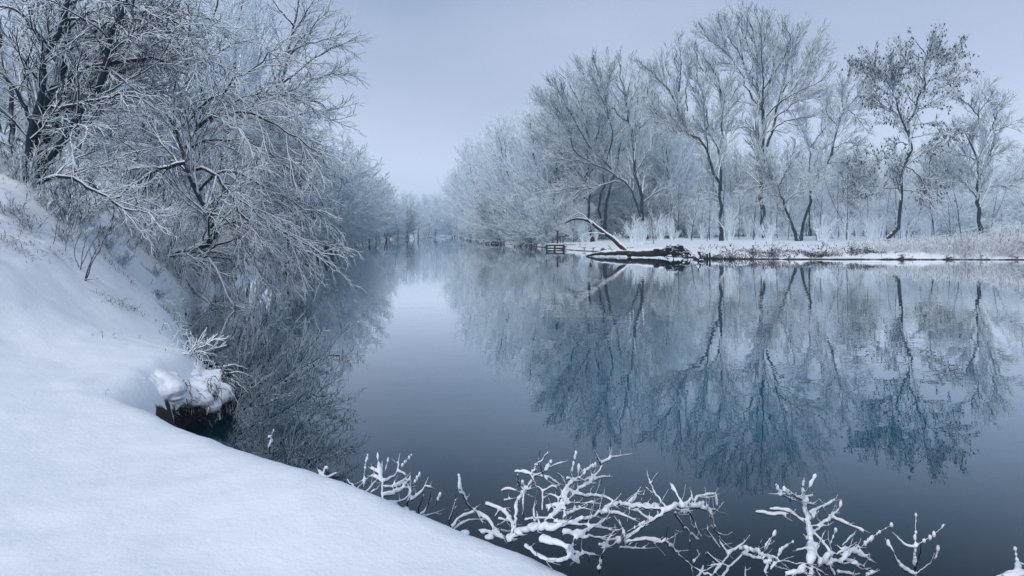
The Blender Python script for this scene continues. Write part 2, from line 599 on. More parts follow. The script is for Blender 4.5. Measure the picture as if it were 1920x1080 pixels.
def h_right_d(d, x, y):
    z = 0.07 * sstep(0, 0.05, d) + 0.26 * sstep(0.06, 0.9, d) + 0.95 * (1 - np.exp(-np.maximum(d, 0) / 14.0)) + 0.008 * np.clip(d, 0, 300)
    z = z + (0.20 * fbm(x * 0.45, y * 0.45, 4, 41) + 0.16 * fbm(x * 1.6, y * 1.6, 3, 43) * sstep(9, 3, d)) * sstep(0.0, 0.8, d) + 0.5 * fbm(x * 0.05, y * 0.05, 3, 45) * sstep(5, 30, d)
    return np.where(d < 0, -0.5 - 0.5 * (d < -0.1), z)


pole = np.array([-10.0, 0.0])
dr = nrm(rs - pole)
jag = 0.42 * fbm(np.arange(len(rs)) * 0.31, np.zeros(len(rs)), 4, 51)
Pxy = rs[:, None, :] + dr[:, None, :] * (ds[None, :, None] + (jag[:, None] * np.exp(-np.maximum(ds, 0) / 3)[None])[..., None])
Zr = h_right_d(np.broadcast_to(ds[None], Pxy.shape[:2]), Pxy[..., 0], Pxy[..., 1])
V = np.concatenate([Pxy, Zr[..., None]], -1).reshape(-1, 3)
m_ = len(ds)
ii = (np.arange(len(rs) - 1)[:, None] * m_ + np.arange(m_ - 1)[None]).ravel()
me = mesh_np("right_bank", V, [np.stack([ii, ii + 1, ii + m_ + 1, ii + m_], 1)], M_SNOW)
soil = np.zeros((len(rs), m_))
patch = fbm(Pxy[..., 0] * 2.1, Pxy[..., 1] * 0.9, 3, 61)
soil[:, :3] = 1.0; soil[:, 3] = np.clip(0.52 + patch[:, 3] * 0.8, 0, 1); soil[:, 4] = np.clip(0.12 + patch[:, 4] * 0.9, 0, 1)
soil[:, 5:13] = np.clip(0.15 + patch[:, 5:13] * 1.1, 0, 0.62)
at = me.attributes.new("soil", 'FLOAT', 'POINT')
at.data.foreach_set("value", soil.ravel().astype(np.float32))
tag(link("right_bank", me), kind="structure")
RS_D = rs


def h_right(x, y):
    x = np.atleast_1d(np.asarray(x, float)); y = np.atleast_1d(np.asarray(y, float))
    out = []
    angs = np.arctan2(RS_D[:, 1], RS_D[:, 0] + 10)
    rad = np.hypot(RS_D[:, 0] + 10, RS_D[:, 1])
    for a, b in zip(x, y):
        th = math.atan2(b, a + 10)
        r = np.interp(th, angs[::-1], rad[::-1])
        d = math.hypot(a + 10, b) - r
        out.append(float(h_right_d(np.array(d), np.array(a), np.array(b))))
    return np.array(out)


def flat_quad(name, x0, x1, y0, y1, z, mat):
    return mesh_np(name, np.array([(x0, y0, z), (x1, y0, z), (x1, y1, z), (x0, y1, z)]), [np.array([[0, 1, 2, 3]])], mat, False)


tag(link("river_water", flat_quad("river_water", -60, 420, -80, 520, 0.0, M_WATER)), kind="structure")
tag(link("ground", flat_quad("ground", -330, 650, -100, 690, -1.4, M_SNOW)), kind="structure")

# air: one closed box of thin haze
hm = bpy.data.materials.new("haze"); hm.use_nodes = True
hm.node_tree.nodes.clear()
ho = hm.node_tree.nodes.new("ShaderNodeOutputMaterial")
hv = hm.node_tree.nodes.new("ShaderNodeVolumePrincipled")
hv.inputs["Color"].default_value = (0.64, 0.865, 1.0, 1)
hv.inputs["Density"].default_value = 0.0011
hv.inputs["Anisotropy"].default_value = 0.0
hm.node_tree.links.new(hv.outputs[0], ho.inputs["Volume"])
bx = np.array([(x, y, z) for x in (-345, 665) for y in (-115, 705) for z in (-3.0, 48.0)], float)
bf = np.array([(0, 1, 3, 2), (4, 6, 7, 5), (0, 4, 5, 1), (2, 3, 7, 6), (0, 2, 6, 4), (1, 5, 7, 3)])
tag(link("haze", mesh_np("haze", bx, [bf], hm, False)), kind="stuff")


# ------------------------------------------------------------------ trees built one by one
def zmap(ox, oy, s):
    return lambda p: (ox + p[0] / s, oy + p[1] / s)


def poly3(pts, D, rng, dspread, d0=0.0):
    """photo polyline -> 3-D polyline whose distance drifts smoothly from D+d0"""
    n = len(pts)
    L_ = sum(math.hypot(pts[i + 1][0] - pts[i][0], pts[i + 1][1] - pts[i][1]) for i in range(n - 1)) / F * D
    drift = dspread * L_ * rng.uniform(-1, 1)
    out, acc = [], 0.0
    for i, p in enumerate(pts):
        if i: acc += math.hypot(p[0] - pts[i - 1][0], p[1] - pts[i - 1][1]) / F * D
        out.append(W(p[0], p[1], D + d0 + drift * acc / max(L_, 1e-6)))
    return np.array(out)


def rad_line(n, r0, r1, p=0.8):
    s = np.linspace(0, 1, n)
    return r1 + (r0 - r1) * (1 - s) ** p


def snow_cap(P, R, rng, cover=1.0, lift=0.62, k=0.72):
    """a ridge of snow lying along the top of a limb"""
    T = nrm(np.gradient(P, axis=0))
    hz = np.clip(1 - T[:, 2] ** 2 * 1.05, 0, 1)
    n = len(P)
    rr = R * k * np.sqrt(hz) * (0.8 + 0.35 * np.interp(np.arange(n), np.arange(0, n + 3, 3), rng.uniform(-1, 1, len(np.arange(0, n + 3, 3)))))
    rr = np.maximum(rr, 0.0005)
    rr[0] *= 0.3; rr[-1] *= 0.3
    side = np.stack([-T[:, 0] * T[:, 2], -T[:, 1] * T[:, 2], 1 - T[:, 2] ** 2], 1)
    return P + nrm(side) * (R * lift)[:, None], rr


def hero(name, label, cat, base, trunks, limbs, levels, rng, tw_mat, lb_mat=None, tr_mat=None, cap=False, group=None,
         trunk_n=18, limb_n=14, auto=None, jit=0.006, tsc=0.46, lsc=0.6, crown_name="crown"):
    """trunks, limbs: [(points, r0, r1)]; levels: kwargs of grow(), each level grown on the one before"""
    base = np.asarray(base, float)
    root = thing(name, label, cat, base, group)
    TP = np.array([resample(p, trunk_n, jit, rng) for p, a, b in trunks]); TR = np.array([rad_line(trunk_n, a * tsc, b * tsc) for p, a, b in trunks])
    TR = TR * (1 + 0.10 * np.array([[random.uniform(-1, 1) for _ in range(trunk_n)] for _ in trunks]))
    TR[0, 0] *= 1.5; TR[0, 1] *= 1.15
    tr = link("trunk", tubes_mesh("trunk", [(TP, TR, 9)], tr_mat or M_TRUNK, base), root)
    par_P, par_R = [], []
    if limbs:
        LP = np.array([resample(p, limb_n, jit * 1.6, rng) for p, a, b in limbs]); LR = np.array([rad_line(limb_n, a * lsc, b * lsc) for p, a, b in limbs])
        for i in range(len(limbs)):
            lo = link("limb", tubes_mesh("limb", [(LP[i:i + 1], LR[i:i + 1], 7)], lb_mat or M_LIMB, base), root)
            if cap:
                cpnt, cr = snow_cap(LP[i], LR[i], rng)
                link("snow", tubes_mesh("snow", [(cpnt[None], cr[None], 6)], M_SNOWB, base), lo)
        if cap:
            caps = [snow_cap(TP[i], TR[i], rng) for i in range(len(trunks))]
            link("snow", tubes_mesh("snow", [(np.array([c[0] for c in caps]), np.array([c[1] for c in caps]), 6)], M_SNOWB, base), tr)
    groups = []
    n0 = limb_n
    allP = np.array([resample(p, n0) for p in TP]); allR = np.array([np.interp(np.linspace(0, 1, n0), np.linspace(0, 1, trunk_n), r) for r in TR])
    srcP, srcR = (np.concatenate([allP, LP]), np.concatenate([allR, LR])) if limbs else (allP, allR)
    if auto:                                   # limbs grown on the trunk
        aP, aR = grow(allP, allR, rng, **auto)
        groups.append((aP, aR, 5))
        aP = np.array([resample(p, n0) for p in aP]); aR = np.array([np.interp(np.linspace(0, 1, n0), np.linspace(0, 1, aR.shape[1]), r) for r in aR])
        srcP = np.concatenate([srcP, aP]); srcR = np.concatenate([srcR, aR])
    P, R = srcP, srcR
    for li, lv in enumerate(levels):
        lv = dict(lv); sides = lv.pop("sides", 3); also = lv.pop("also", None)
        P2, R2 = grow(P, R, rng, **lv)
        groups.append((P2, R2, sides))
        P, R = P2, R2
    link(crown_name, tubes_mesh(crown_name, groups, tw_mat, base), root)
    ntri = sum(g[0].shape[0] * (g[0].shape[1] - 1) * g[2] * 2 for g in groups)
    print("TREE", name, [g[0].shape[0] for g in groups], ntri)
    return root, (P, R)


z1 = zmap(0, 0, 2.7)
z2 = zmap(300, 100, 2.348)
z3 = zmap(820, 80, 2.454)
u1 = zmap(1220, 0, 3.6)
u2 = zmap(1220, 250, 4.32)
u3 = zmap(1560, 250, 4.32)
u4 = zmap(1580, 40, 4.5)


def mk(zm, D, rng, spread, r0, r1, pts, d0=0.0):
    return (poly3([zm(p) for p in pts], D, rng, spread, d0), r0, r1)


# ---- near bank: the dark many-stemmed tree on the slope
rng = np.random.default_rng(11)
D = 11.5
trunks = [
    mk(z1, D, rng, 0.02, .15, .05, [(125, 1010), (140, 900), (155, 780), (165, 680), (185, 560), (215, 420), (240, 290), (280, 200), (330, 80), (370, -60), (420, -250)]),
    mk(z1, D, rng, 0.1, .16, .045, [(200, 900), (195, 800), (190, 680), (225, 540), (270, 460), (350, 400), (450, 340), (600, 310), (760, 300), (900, 330)], .15),
    mk(z1, D, rng, 0.05, .17, .06, [(205, 880), (235, 740), (270, 640), (310, 500), (325, 330), (330, 150), (300, 0), (280, -200)], .4),
    mk(z1, D, rng, 0.1, .14, .05, [(215, 860), (300, 750), (370, 640), (430, 540), (480, 460), (520, 380), (560, 200), (640, 20), (700, -160)], .25)]
limbs = [
    mk(z1, D, rng, .3, .065, .02, [(160, 620), (130, 540), (100, 490), (40, 410), (-60, 330), (-150, 250)]),
    mk(z1, D, rng, .2, .085, .03, [(150, 860), (110, 830), (70, 760), (50, 640), (60, 500), (20, 300), (0, 100)], .5),
    mk(z1, D, rng, .3, .06, .015, [(245, 225), (160, 140), (80, 50), (-40, 20), (-120, -40)]),
    mk(z1, D, rng, .2, .055, .015, [(225, 545), (330, 540), (470, 515), (600, 480), (720, 500)], .1),
    mk(z1, D, rng, .3, .05, .015, [(320, 100), (450, 100), (600, 160), (860, 180), (960, 220)]),
    mk(z1, D, rng, .3, .05, .012, [(350, 20), (500, -20), (700, 40), (900, 110), (970, 230), (1040, 330)]),
    mk(z1, D, rng, .3, .07, .02, [(195, 930), (270, 890), (400, 910), (450, 950), (520, 990), (650, 1060), (760, 1080)], -.1),
    mk(z1, D, rng, .3, .04, .012, [(400, 370), (520, 290), (640, 200), (800, 120), (960, 60)], .2),
    mk(z1, D, rng, .3, .04, .012, [(260, 240), (350, 130), (480, 60), (620, 20)], 0),
    mk(z1, D, rng, .3, .04, .012, [(210, 430), (140, 330), (60, 230), (-60, 180)], 0),
    mk(z1, D, rng, .4, .045, .012, [(320, 300), (420, 200), (560, 110), (720, 90)], .4),
    mk(z1, D, rng, .4, .04, .012, [(310, 560), (420, 600), (540, 680), (660, 740)], .3)]
lv = [dict(dens=6.5, t0=.10, ang=48, ratio=.55, Lmin=.5, Lmax=2.2, bias=(0, .5, 0), n=7, wig=.13, trop=.0, droop=.10, rr=.5, rmin=.011, rtip=.007, sides=4),
      dict(dens=9.0, t0=.12, ang=46, ratio=.5, Lmin=.25, Lmax=.9, n=5, wig=.14, trop=.0, droop=.08, rr=.6, rmin=.008, rtip=.006, sides=3),
      dict(dens=12, t0=.1, ang=45, ratio=.55, Lmin=.12, Lmax=.45, n=3, wig=.14, trop=.02, rr=.7, rmin=.0065, rtip=.005, sides=3, kmax=9)]
b0 = W(60, 352, D); b0[2] -= .1
hero("bare_tree", "dark many-stemmed bare tree on the steep snowy slope, snow along its limbs", "tree", b0, trunks, limbs, lv, rng, M_TWIG, cap=True)

# ---- near bank: the tree leaning out over the water, long drooping snowy branches
rng = np.random.default_rng(12)
D = 19.0
trunks = [mk(z2, D, rng, .05, .24, .07, [(-75, 985), (-30, 955), (10, 925), (70, 885), (130, 862), (190, 845), (240, 810), (246, 765), (205, 700), (160, 620), (130, 530), (100, 440), (60, 350), (20, 250), (-30, 120)]),
          mk(z2, D, rng, .1, .13, .04, [(-40, 1000), (60, 945), (120, 930), (190, 905), (240, 850), (300, 830), (380, 800)], -.4)]
limbs = [
    mk(z2, D, rng, .2, .10, .02, [(130, 520), (180, 500), (240, 530), (330, 650), (420, 780), (530, 930)]),
    mk(z2, D, rng, .2, .09, .02, [(246, 765), (350, 745), (500, 770), (650, 850), (790, 890)]),
    mk(z2, D, rng, .2, .10, .025, [(100, 440), (150, 350), (230, 280), (350, 265), (480, 300), (620, 370), (700, 440)]),
    mk(z2, D, rng, .3, .08, .02, [(60, 350), (150, 260), (300, 150), (420, 60), (520, -20)]),
    mk(z2, D, rng, .2, .08, .02, [(160, 620), (260, 520), (400, 560), (560, 640), (720, 720)]),
    mk(z2, D, rng, .3, .11, .03, [(110, 480), (60, 490), (0, 510), (-110, 570), (-180, 640), (-300, 690)], -.6),
    mk(z2, D, rng, .3, .06, .02, [(130, 530), (40, 430), (-60, 300), (-120, 150)]),
    mk(z2, D, rng, .2, .07, .02, [(100, 430), (200, 380), (330, 380), (460, 420), (600, 520), (680, 600)]),
    mk(z2, D, rng, .2, .06, .015, [(190, 680), (300, 620), (420, 700), (540, 800), (640, 880)], -.3),
    mk(z2, D, rng, .2, .05, .015, [(205, 700), (290, 730), (360, 830), (420, 930), (460, 1000)], -.4),
    mk(z2, D, rng, .3, .06, .015, [(20, 250), (100, 150), (220, 40), (340, -60)]),
    mk(z2, D, rng, .3, .05, .015, [(60, 880), (90, 960), (150, 1040), (220, 1110)], -.5),
    mk(z2, D, rng, .3, .05, .015, [(40, 300), (180, 200), (330, 210), (480, 170), (590, 180)])]
lv = [dict(dens=4.6, t0=.1, ang=42, ratio=.55, Lmin=.8, Lmax=3.0, n=7, wig=.10, trop=-.03, droop=.14, rr=.5, rmin=.014, rtip=.009, sides=4, zmin=.06, bias=(.35, -.1, 0)),
      dict(dens=5.4, t0=.1, ang=38, ratio=.5, Lmin=.4, Lmax=1.5, n=5, wig=.10, trop=-.03, droop=.10, rr=.6, rmin=.011, rtip=.007, sides=3, zmin=.05, bias=(.3, 0, 0)),
      dict(dens=7.5, t0=.08, ang=38, ratio=.5, Lmin=.2, Lmax=.7, n=3, wig=.12, trop=-.01, rr=.7, rmin=.009, rtip=.006, sides=3, zmin=.05, kmax=9)]
b0 = W(330, 485, D); b0[2] -= .15
hero("leaning_tree", "crooked tree leaning out over the water with long drooping snow-lined branches", "tree", b0, trunks, limbs, lv, rng, M_TWIG, cap=True)

# ---- near bank farther along: the tall tree whose fan of branches reaches out against the sky
rng = np.random.default_rng(13)
D = 46.0
trunks = [mk(z2, D, rng, .03, .40, .10, [(330, 800), (380, 600), (425, 455), (470, 350), (500, 240), (535, 120), (560, 0), (590, -120), (610, -230)])]
limbs = [
    mk(z2, D, rng, .2, .16, .03, [(500, 240), (560, 170), (650, 130), (740, 90), (850, 95)]),
    mk(z2, D, rng, .2, .14, .03, [(525, 150), (600, 80), (700, 10), (800, -40), (840, -60)]),
    mk(z2, D, rng, .2, .15, .03, [(490, 270), (570, 210), (680, 210), (740, 250), (810, 235)]),
    mk(z2, D, rng, .2, .12, .03, [(470, 350), (560, 290), (660, 260), (730, 290), (800, 290)]),
    mk(z2, D, rng, .2, .13, .03, [(545, 60), (600, -40), (680, -120), (740, -190)]),
    mk(z2, D, rng, .2, .12, .03, [(580, -80), (650, -190), (700, -260)]),
    mk(z2, D, rng, .2, .14, .03, [(500, 240), (430, 140), (330, 60), (240, -40)]),
    mk(z2, D, rng, .2, .13, .03, [(545, 60), (470, -40), (400, -140)]),
    mk(z2, D, rng, .2, .14, .03, [(450, 400), (360, 300), (260, 240), (150, 200)]),
    mk(z2, D, rng, .2, .12, .03, [(440, 420), (540, 400), (640, 400), (740, 440)]),
    mk(z2, D, rng, .2, .12, .03, [(560, 0), (640, -40), (730, -60), (800, -90)]),
    mk(z2, D, rng, .2, .12, .03, [(590, -120), (520, -200), (480, -260)])]
lv = [dict(dens=2.4, t0=.12, ang=40, ratio=.5, Lmin=1.2, Lmax=3.6, n=6, wig=.10, trop=.0, rr=.5, rmin=.03, rtip=.016, sides=4),
      dict(dens=3.6, t0=.12, ang=40, ratio=.5, Lmin=.6, Lmax=1.7, n=5, wig=.11, trop=.02, rr=.6, rmin=.019, rtip=.013, sides=3),
      dict(dens=5.0, t0=.1, ang=40, ratio=.5, Lmin=.35, Lmax=.9, n=3, wig=.12, trop=.02, rr=.7, rmin=.013, rtip=.010, sides=3, kmax=8)]
b0 = trunks[0][0][0].copy()
hero("bare_tree", "tall bare tree whose fan of fine branches spreads over the river against the sky", "tree", b0, trunks, limbs, lv, rng, M_TWIGR)


# ---- across the water: the trees one can tell apart
def across(D, r=1.0, up=.06, a=1.0):
    r *= 1.14
    s = D / 80.0
    return [dict(dens=2.8 * a / s, t0=.22, ang=36, ratio=.5, Lmin=.9, Lmax=4.2, n=6, wig=.09, trop=up, rr=.5, rmin=.030 * r, rtip=.018 * r, sides=4, kmax=26),
            dict(dens=3.0 * a / s, t0=.15, ang=36, ratio=.5, Lmin=.6, Lmax=2.0, n=4, wig=.11, trop=up, rr=.6, rmin=.021 * r, rtip=.015 * r, sides=3, kmax=12),
            dict(dens=6.4 * a / s, t0=.12, ang=36, ratio=.55, Lmin=.5, Lmax=1.2, n=3, wig=.12, trop=up, rr=.7, rmin=.015 * r, rtip=.012 * r, sides=3, kmax=12)]


# tree B
rng = np.random.default_rng(21)
D = 75.0
trunks = [mk(u2, D, rng, 0, .45, .10, [(570, 900), (572, 760), (570, 600), (545, 420), (500, 300), (465, 200), (440, 110), (390, 40), (300, -20), (170, -300), (40, -480), (-70, -560)]),
          mk(u2, D, rng, .05, .32, .08, [(572, 470), (565, 300), (570, 100), (585, -60), (590, -240), (570, -380), (520, -500), (440, -600)])]
limbs = [
    mk(u1, D, rng, .2, .16, .03, [(375, 1000), (290, 920), (200, 870), (70, 790), (-20, 700)]),
    mk(u1, D, rng, .2, .13, .03, [(190, 620), (205, 480), (200, 380), (190, 290)]),
    mk(u1, D, rng, .2, .12, .03, [(250, 750), (240, 600), (280, 450), (270, 350)]),
    mk(u1, D, rng, .2, .13, .03, [(495, 700), (430, 560), (340, 460), (300, 330)]),
    mk(u1, D, rng, .2, .12, .03, [(490, 800), (560, 700), (640, 610)]),
    mk(u1, D, rng, .2, .14, .03, [(385, 1040), (375, 900), (380, 780), (350, 650), (310, 540)]),
    mk(u1, D, rng, .2, .13, .03, [(470, 1060), (420, 940), (310, 850), (220, 790)]),
    mk(u1, D, rng, .2, .10, .03, [(140, 530), (100, 440), (110, 350)]),
    mk(u2, D, rng, .2, .10, .02, [(550, 550), (500, 530), (400, 535)]),
    mk(u2, D, rng, .2, .10, .02, [(550, 510), (480, 485), (405, 480)])]
b0 = trunks[0][0][0].copy()
hero("bare_tree", "slender forked bare tree with a clean dark lower trunk on the snowy far bank", "tree", b0, trunks, limbs, across(D), rng, M_TWIGR, tr_mat=M_TRUNK)

# tree C
rng = np.random.default_rng(22)
D = 85.0
trunks = [mk(u2, D, rng, 0, .75, .28, [(905, 860), (912, 700), (895, 550), (888, 350), (870, 230), (872, 100), (862, 0), (860, -150), (872, -260)]),
          mk(u1, D, rng, 0, .50, .10, [(750, 1130), (775, 1000), (765, 880), (745, 740), (725, 600), (715, 400), (700, 220), (650, 95)], .4),
          mk(u1, D, rng, 0, .36, .08, [(785, 990), (820, 880), (850, 740), (890, 620), (920, 470), (960, 330), (1020, 180)], .5)]
LB = [[(720, 720), (640, 690), (550, 680)], [(715, 700), (640, 580), (580, 440), (500, 340), (400, 270), (320, 200)],
      [(722, 600), (650, 480), (600, 330), (540, 200), (490, 80)], [(715, 450), (660, 320), (620, 200), (560, 50)],
      [(750, 720), (790, 600), (830, 450), (820, 280), (810, 90)], [(740, 740), (765, 600), (750, 400), (740, 200), (720, 90)],
      [(865, 700), (960, 600), (1040, 500), (1120, 380), (1200, 330)], [(890, 620), (960, 520), (1060, 380), (1170, 220)],
      [(765, 800), (880, 680), (1000, 620), (1130, 560), (1210, 470)], [(835, 800), (980, 690), (1080, 660), (1180, 640)],
      [(810, 890), (900, 820), (1020, 795), (1170, 790)], [(720, 900), (640, 830), (560, 800)], [(765, 900), (830, 880), (920, 900)],
      [(718, 920), (640, 860), (530, 880)], [(705, 300), (650, 180), (660, 40)], [(920, 470), (930, 320), (900, 170)],
      [(580, 440), (460, 420), (360, 420)], [(650, 480), (560, 300), (430, 150)], [(760, 600), (880, 420), (940, 260), (900, 160)], [(715, 380), (780, 230), (780, 90)]]
limbs = [mk(u1, D, rng, .35, .20 if len(p) > 3 else .13, .035, [(a_, b_ + 34 * max(0, 300 - b_) / 300) for a_, b_ in p]) for p in LB]
b0 = trunks[0][0][0].copy()
ce = W(1432, 190, D)
hero("bare_tree", "tallest broad bare tree across the river, its dark trunk dividing into three stems", "tree", b0, trunks, limbs, across(D, 1.05, .05, .95), rng, M_TWIGR)

# tree D
rng = np.random.default_rng(23)
D = 72.0
trunks = [mk(u2, D, rng, 0, .36, .08, [(1185, 885), (1140, 720), (1080, 570), (1040, 470), (1020, 400), (960, 340), (880, 300)])]
limbs = [mk(u2, D, rng, .3, .10, .02, p) for p in [[(1050, 510), (960, 500), (900, 540)], [(1030, 440), (1100, 300), (1160, 120)], [(1020, 400), (900, 420), (780, 460)],
                                                  [(990, 370), (960, 250), (900, 150)], [(1030, 420), (1130, 370), (1260, 360)], [(1080, 570), (1180, 480), (1280, 440)]]]
hero("leaning_tree", "low dark-trunked tree leaning towards the tall three-stemmed tree on the far bank", "tree", trunks[0][0][0].copy(), trunks, limbs, across(D, .9, .02, 1.3), rng, M_TWIGR)

# tree E
rng = np.random.default_rng(24)
D = 74.0
trunks = [mk(u1, D, rng, 0, .36, .07, [(1010, 1640), (1050, 1470), (1085, 1330), (1130, 1180), (1220, 1060), (1240, 950), (1280, 830), (1320, 720), (1400, 620), (1450, 540)])]
limbs = [mk(u1, D, rng, .3, .10, .02, p) for p in [[(1305, 760), (1290, 640), (1320, 540), (1350, 490)], [(1240, 950), (1150, 1010), (1080, 990)], [(1320, 730), (1390, 790), (1440, 860)],
                                                  [(1270, 860), (1190, 760), (1200, 640)], [(1360, 670), (1440, 640), (1500, 560)], [(1160, 1120), (1250, 1090), (1340, 1100)], [(1230, 1000), (1330, 960), (1420, 980)]]]
hero("leaning_tree", "thin straight tree slanting towards the leafy one on the far bank", "tree", trunks[0][0][0].copy(), trunks, limbs, across(D, .9, .03, 1.2), rng, M_TWIGR)

# tree H
rng = np.random.default_rng(25)
D = 92.0
trunks = [mk(u1, D, rng, 0, .30, .08, [(1075, 1620), (1072, 1300), (1070, 1060), (1060, 960), (1000, 850), (950, 750)]),
          mk(u1, D, rng, 0, .22, .06, [(1070, 1000), (1150, 900), (1250, 780), (1300, 720)])]
limbs = [mk(u1, D, rng, .3, .10, .02, p) for p in [[(1060, 960), (1050, 850), (1070, 760)], [(1000, 850), (930, 830), (860, 800)], [(1150, 900), (1160, 790), (1200, 700)]]]
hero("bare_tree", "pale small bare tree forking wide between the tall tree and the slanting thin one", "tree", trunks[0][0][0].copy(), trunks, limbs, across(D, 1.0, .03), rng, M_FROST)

# tree F, the leafy one
rng = np.random.default_rng(26)
D = 66.0
trunks = [mk(u3, D, rng, 0, .42, .06, [(440, 950), (460, 900), (500, 800), (540, 650), (555, 500), (570, 350), (590, 260), (615, 100), (625, 0), (650, -90), (690, -220), (720, -330), (748, -400), (742, -510), (755, -600), (795, -690), (815, -780)]),
          mk(u4, D, rng, .05, .20, .04, [(556, 960), (510, 860), (460, 720), (410, 570), (310, 430), (200, 390), (150, 380)])]
LB = [(u4, [(460, 780), (400, 740), (330, 700), (240, 610)]), (u4, [(690, 550), (760, 490), (880, 490), (1010, 490)]), (u4, [(690, 550), (740, 480), (900, 310), (965, 235)]),
      (u4, [(680, 300), (640, 300), (560, 240), (490, 190)]), (u4, [(720, 500), (900, 440), (1045, 385)]), (u4, [(420, 590), (450, 430), (510, 260)]), (u4, [(310, 430), (380, 330), (430, 240)]),
      (u4, [(680, 510), (620, 430), (480, 370)]), (u4, [(595, 880), (700, 860), (820, 855)]), (u4, [(560, 990), (745, 945), (850, 940), (990, 930)]), (u4, [(550, 1040), (490, 1020), (420, 1050)]),
      (u3, [(600, 100), (560, 70), (480, 110)]), (u3, [(578, 230), (480, 200), (380, 210), (200, 240)]), (u3, [(600, 260), (680, 200), (780, 130), (900, 120)]), (u3, [(560, 460), (700, 480), (830, 590)]),
      (u3, [(600, 270), (700, 340), (780, 480), (830, 560)]), (u3, [(557, 450), (430, 440), (280, 420), (150, 380)]), (u4, [(640, 720), (560, 640), (520, 540)]), (u4, [(700, 330), (780, 270), (840, 240)]),
      (u4, [(330, 440), (230, 330), (200, 270)]), (u4, [(700, 270), (640, 200), (600, 140)]), (u4, [(640, 740), (740, 700), (830, 700)])]
limbs = [mk(z, D, rng, .35, .10, .02, p) for z, p in LB]
root, (LPs, LRs) = hero("leafy_tree", "leaning tree still hung with dark withered leaf clusters beside the reeds on the far bank", "tree", trunks[0][0][0].copy(), trunks, limbs,
                        across(D, .85, .0, .95), rng, M_TWIGR)
# hanging withered clusters
N = 3000
sel = rng.choice(len(LPs), N, replace=True)
keep = LPs[sel, -1, 2] > 5
sel = sel[keep]
p0 = LPs[sel, 1] + (LPs[sel, 2] - LPs[sel, 1]) * rng.uniform(0, 1, (len(sel), 1))
ln = rng.uniform(.16, .38, len(sel)); wd = ln * rng.uniform(.35, .5, len(sel))
dn = nrm(np.stack([rng.normal(0, .35, len(sel)), rng.normal(0, .35, len(sel)), -np.ones(len(sel))], 1))
sd = nrm(np.cross(dn, rng.normal(size=dn.shape))); s2 = np.cross(dn, sd)
k4 = [p0, p0 + dn * (ln * .45)[:, None] + sd * wd[:, None] * .5, p0 + dn * (ln * .45)[:, None] - sd * wd[:, None] * .5,
      p0 + dn * (ln * .5)[:, None] + s2 * wd[:, None] * .4, p0 + dn * (ln * .5)[:, None] - s2 * wd[:, None] * .4, p0 + dn * ln[:, None]]
V = np.stack(k4, 1).reshape(-1, 3)
f = np.array([(0, 1, 3), (0, 3, 2), (0, 2, 4), (0, 4, 1), (5, 3, 1), (5, 2, 3), (5, 4, 2), (5, 1, 4)])
fo = (f[None] + (np.arange(len(sel)) * 6)[:, None, None]).reshape(-1, 3)
lo = link("leaves", mesh_np("leaves", V - np.array(root.location)[None], [fo], M_LEAF, True), root)
lo["kind"] = "stuff"

# tree G
rng = np.random.default_rng(27)
D = 70.0
trunks = [mk(u3, D, rng, 0, .42, .10, [(1215, 810), (1190, 700), (1180, 600), (1180, 450), (1190, 350), (1170, 220), (1150, 140), (1100, 40), (1060, -30)]),
          mk(u3, D, rng, 0, .24, .06, [(1188, 350), (1240, 290), (1280, 200), (1300, 90), (1310, 0), (1305, -80), (1340, -170), (1390, -230)])]
LB = [(u3, [(1180, 480), (1240, 460), (1320, 420), (1430, 430), (1480, 380), (1560, 345)]), (u3, [(1170, 520), (1100, 430), (1040, 390), (900, 340)]), (u3, [(1480, 380), (1490, 270), (1530, 140)]),
      (u4, [(1130, 990), (1145, 860), (1150, 700), (1190, 600), (1230, 570)]), (u4, [(1285, 920), (1400, 880), (1500, 850)]), (u4, [(1110, 1000), (1050, 940), (960, 900)]), (u4, [(1145, 800), (1060, 700), (960, 640)]),
      (u4, [(1290, 830), (1260, 720), (1270, 640)]), (u4, [(1150, 760), (1210, 690), (1280, 660)]), (u3, [(1280, 200), (1360, 140), (1440, 120)]), (u3, [(1170, 220), (1080, 180), (990, 170)])]
limbs = [mk(z, D, rng, .35, .12, .02, p) for z, p in LB]
hero("crooked_tree", "crooked bare tree with one big side limb above the reeds on the far bank", "tree", trunks[0][0][0].copy(), trunks, limbs, across(D, .95, .03, 1.1), rng, M_TWIGR)

# cluster A
rng = np.random.default_rng(28)
D = 85.0
trunks = [mk(z3, D, rng, 0, .55, .08, [(962, 905), (940, 790), (930, 700), (910, 590), (900, 480), (880, 330), (850, 200), (820, 60)]),
          mk(z3, D, rng, .05, .32, .05, [(935, 810), (910, 720), (870, 650), (800, 600), (720, 560), (620, 540), (520, 520)], -.4)]
LB = [[(870, 640), (790, 580), (720, 520), (640, 470), (560, 430), (460, 370)], [(800, 580), (720, 500), (640, 380), (560, 230), (520, 190)], [(770, 560), (800, 400), (760, 200), (720, 80)],
      [(840, 640), (740, 655), (640, 660), (530, 700)], [(900, 500), (930, 380), (960, 250), (980, 120)], [(945, 740), (1000, 690), (1080, 660)], [(890, 380), (780, 280), (700, 150), (660, 100)],
      [(870, 300), (920, 200), (930, 110)], [(720, 560), (640, 500), (560, 300), (480, 240)], [(910, 600), (980, 480), (1020, 330)], [(860, 240), (800, 150), (780, 70)]]
limbs = [mk(z3, D, rng, .4, .17, .03, p) for p in LB]
hero("bare_tree", "wide frosted tree fanning out over the fallen trunk, long limbs slanting to the river", "tree", trunks[0][0][0].copy(), trunks, limbs, across(D, 1.0, .05, .95), rng, M_TWIGR)
rng = np.random.default_rng(29)
D = 90.0
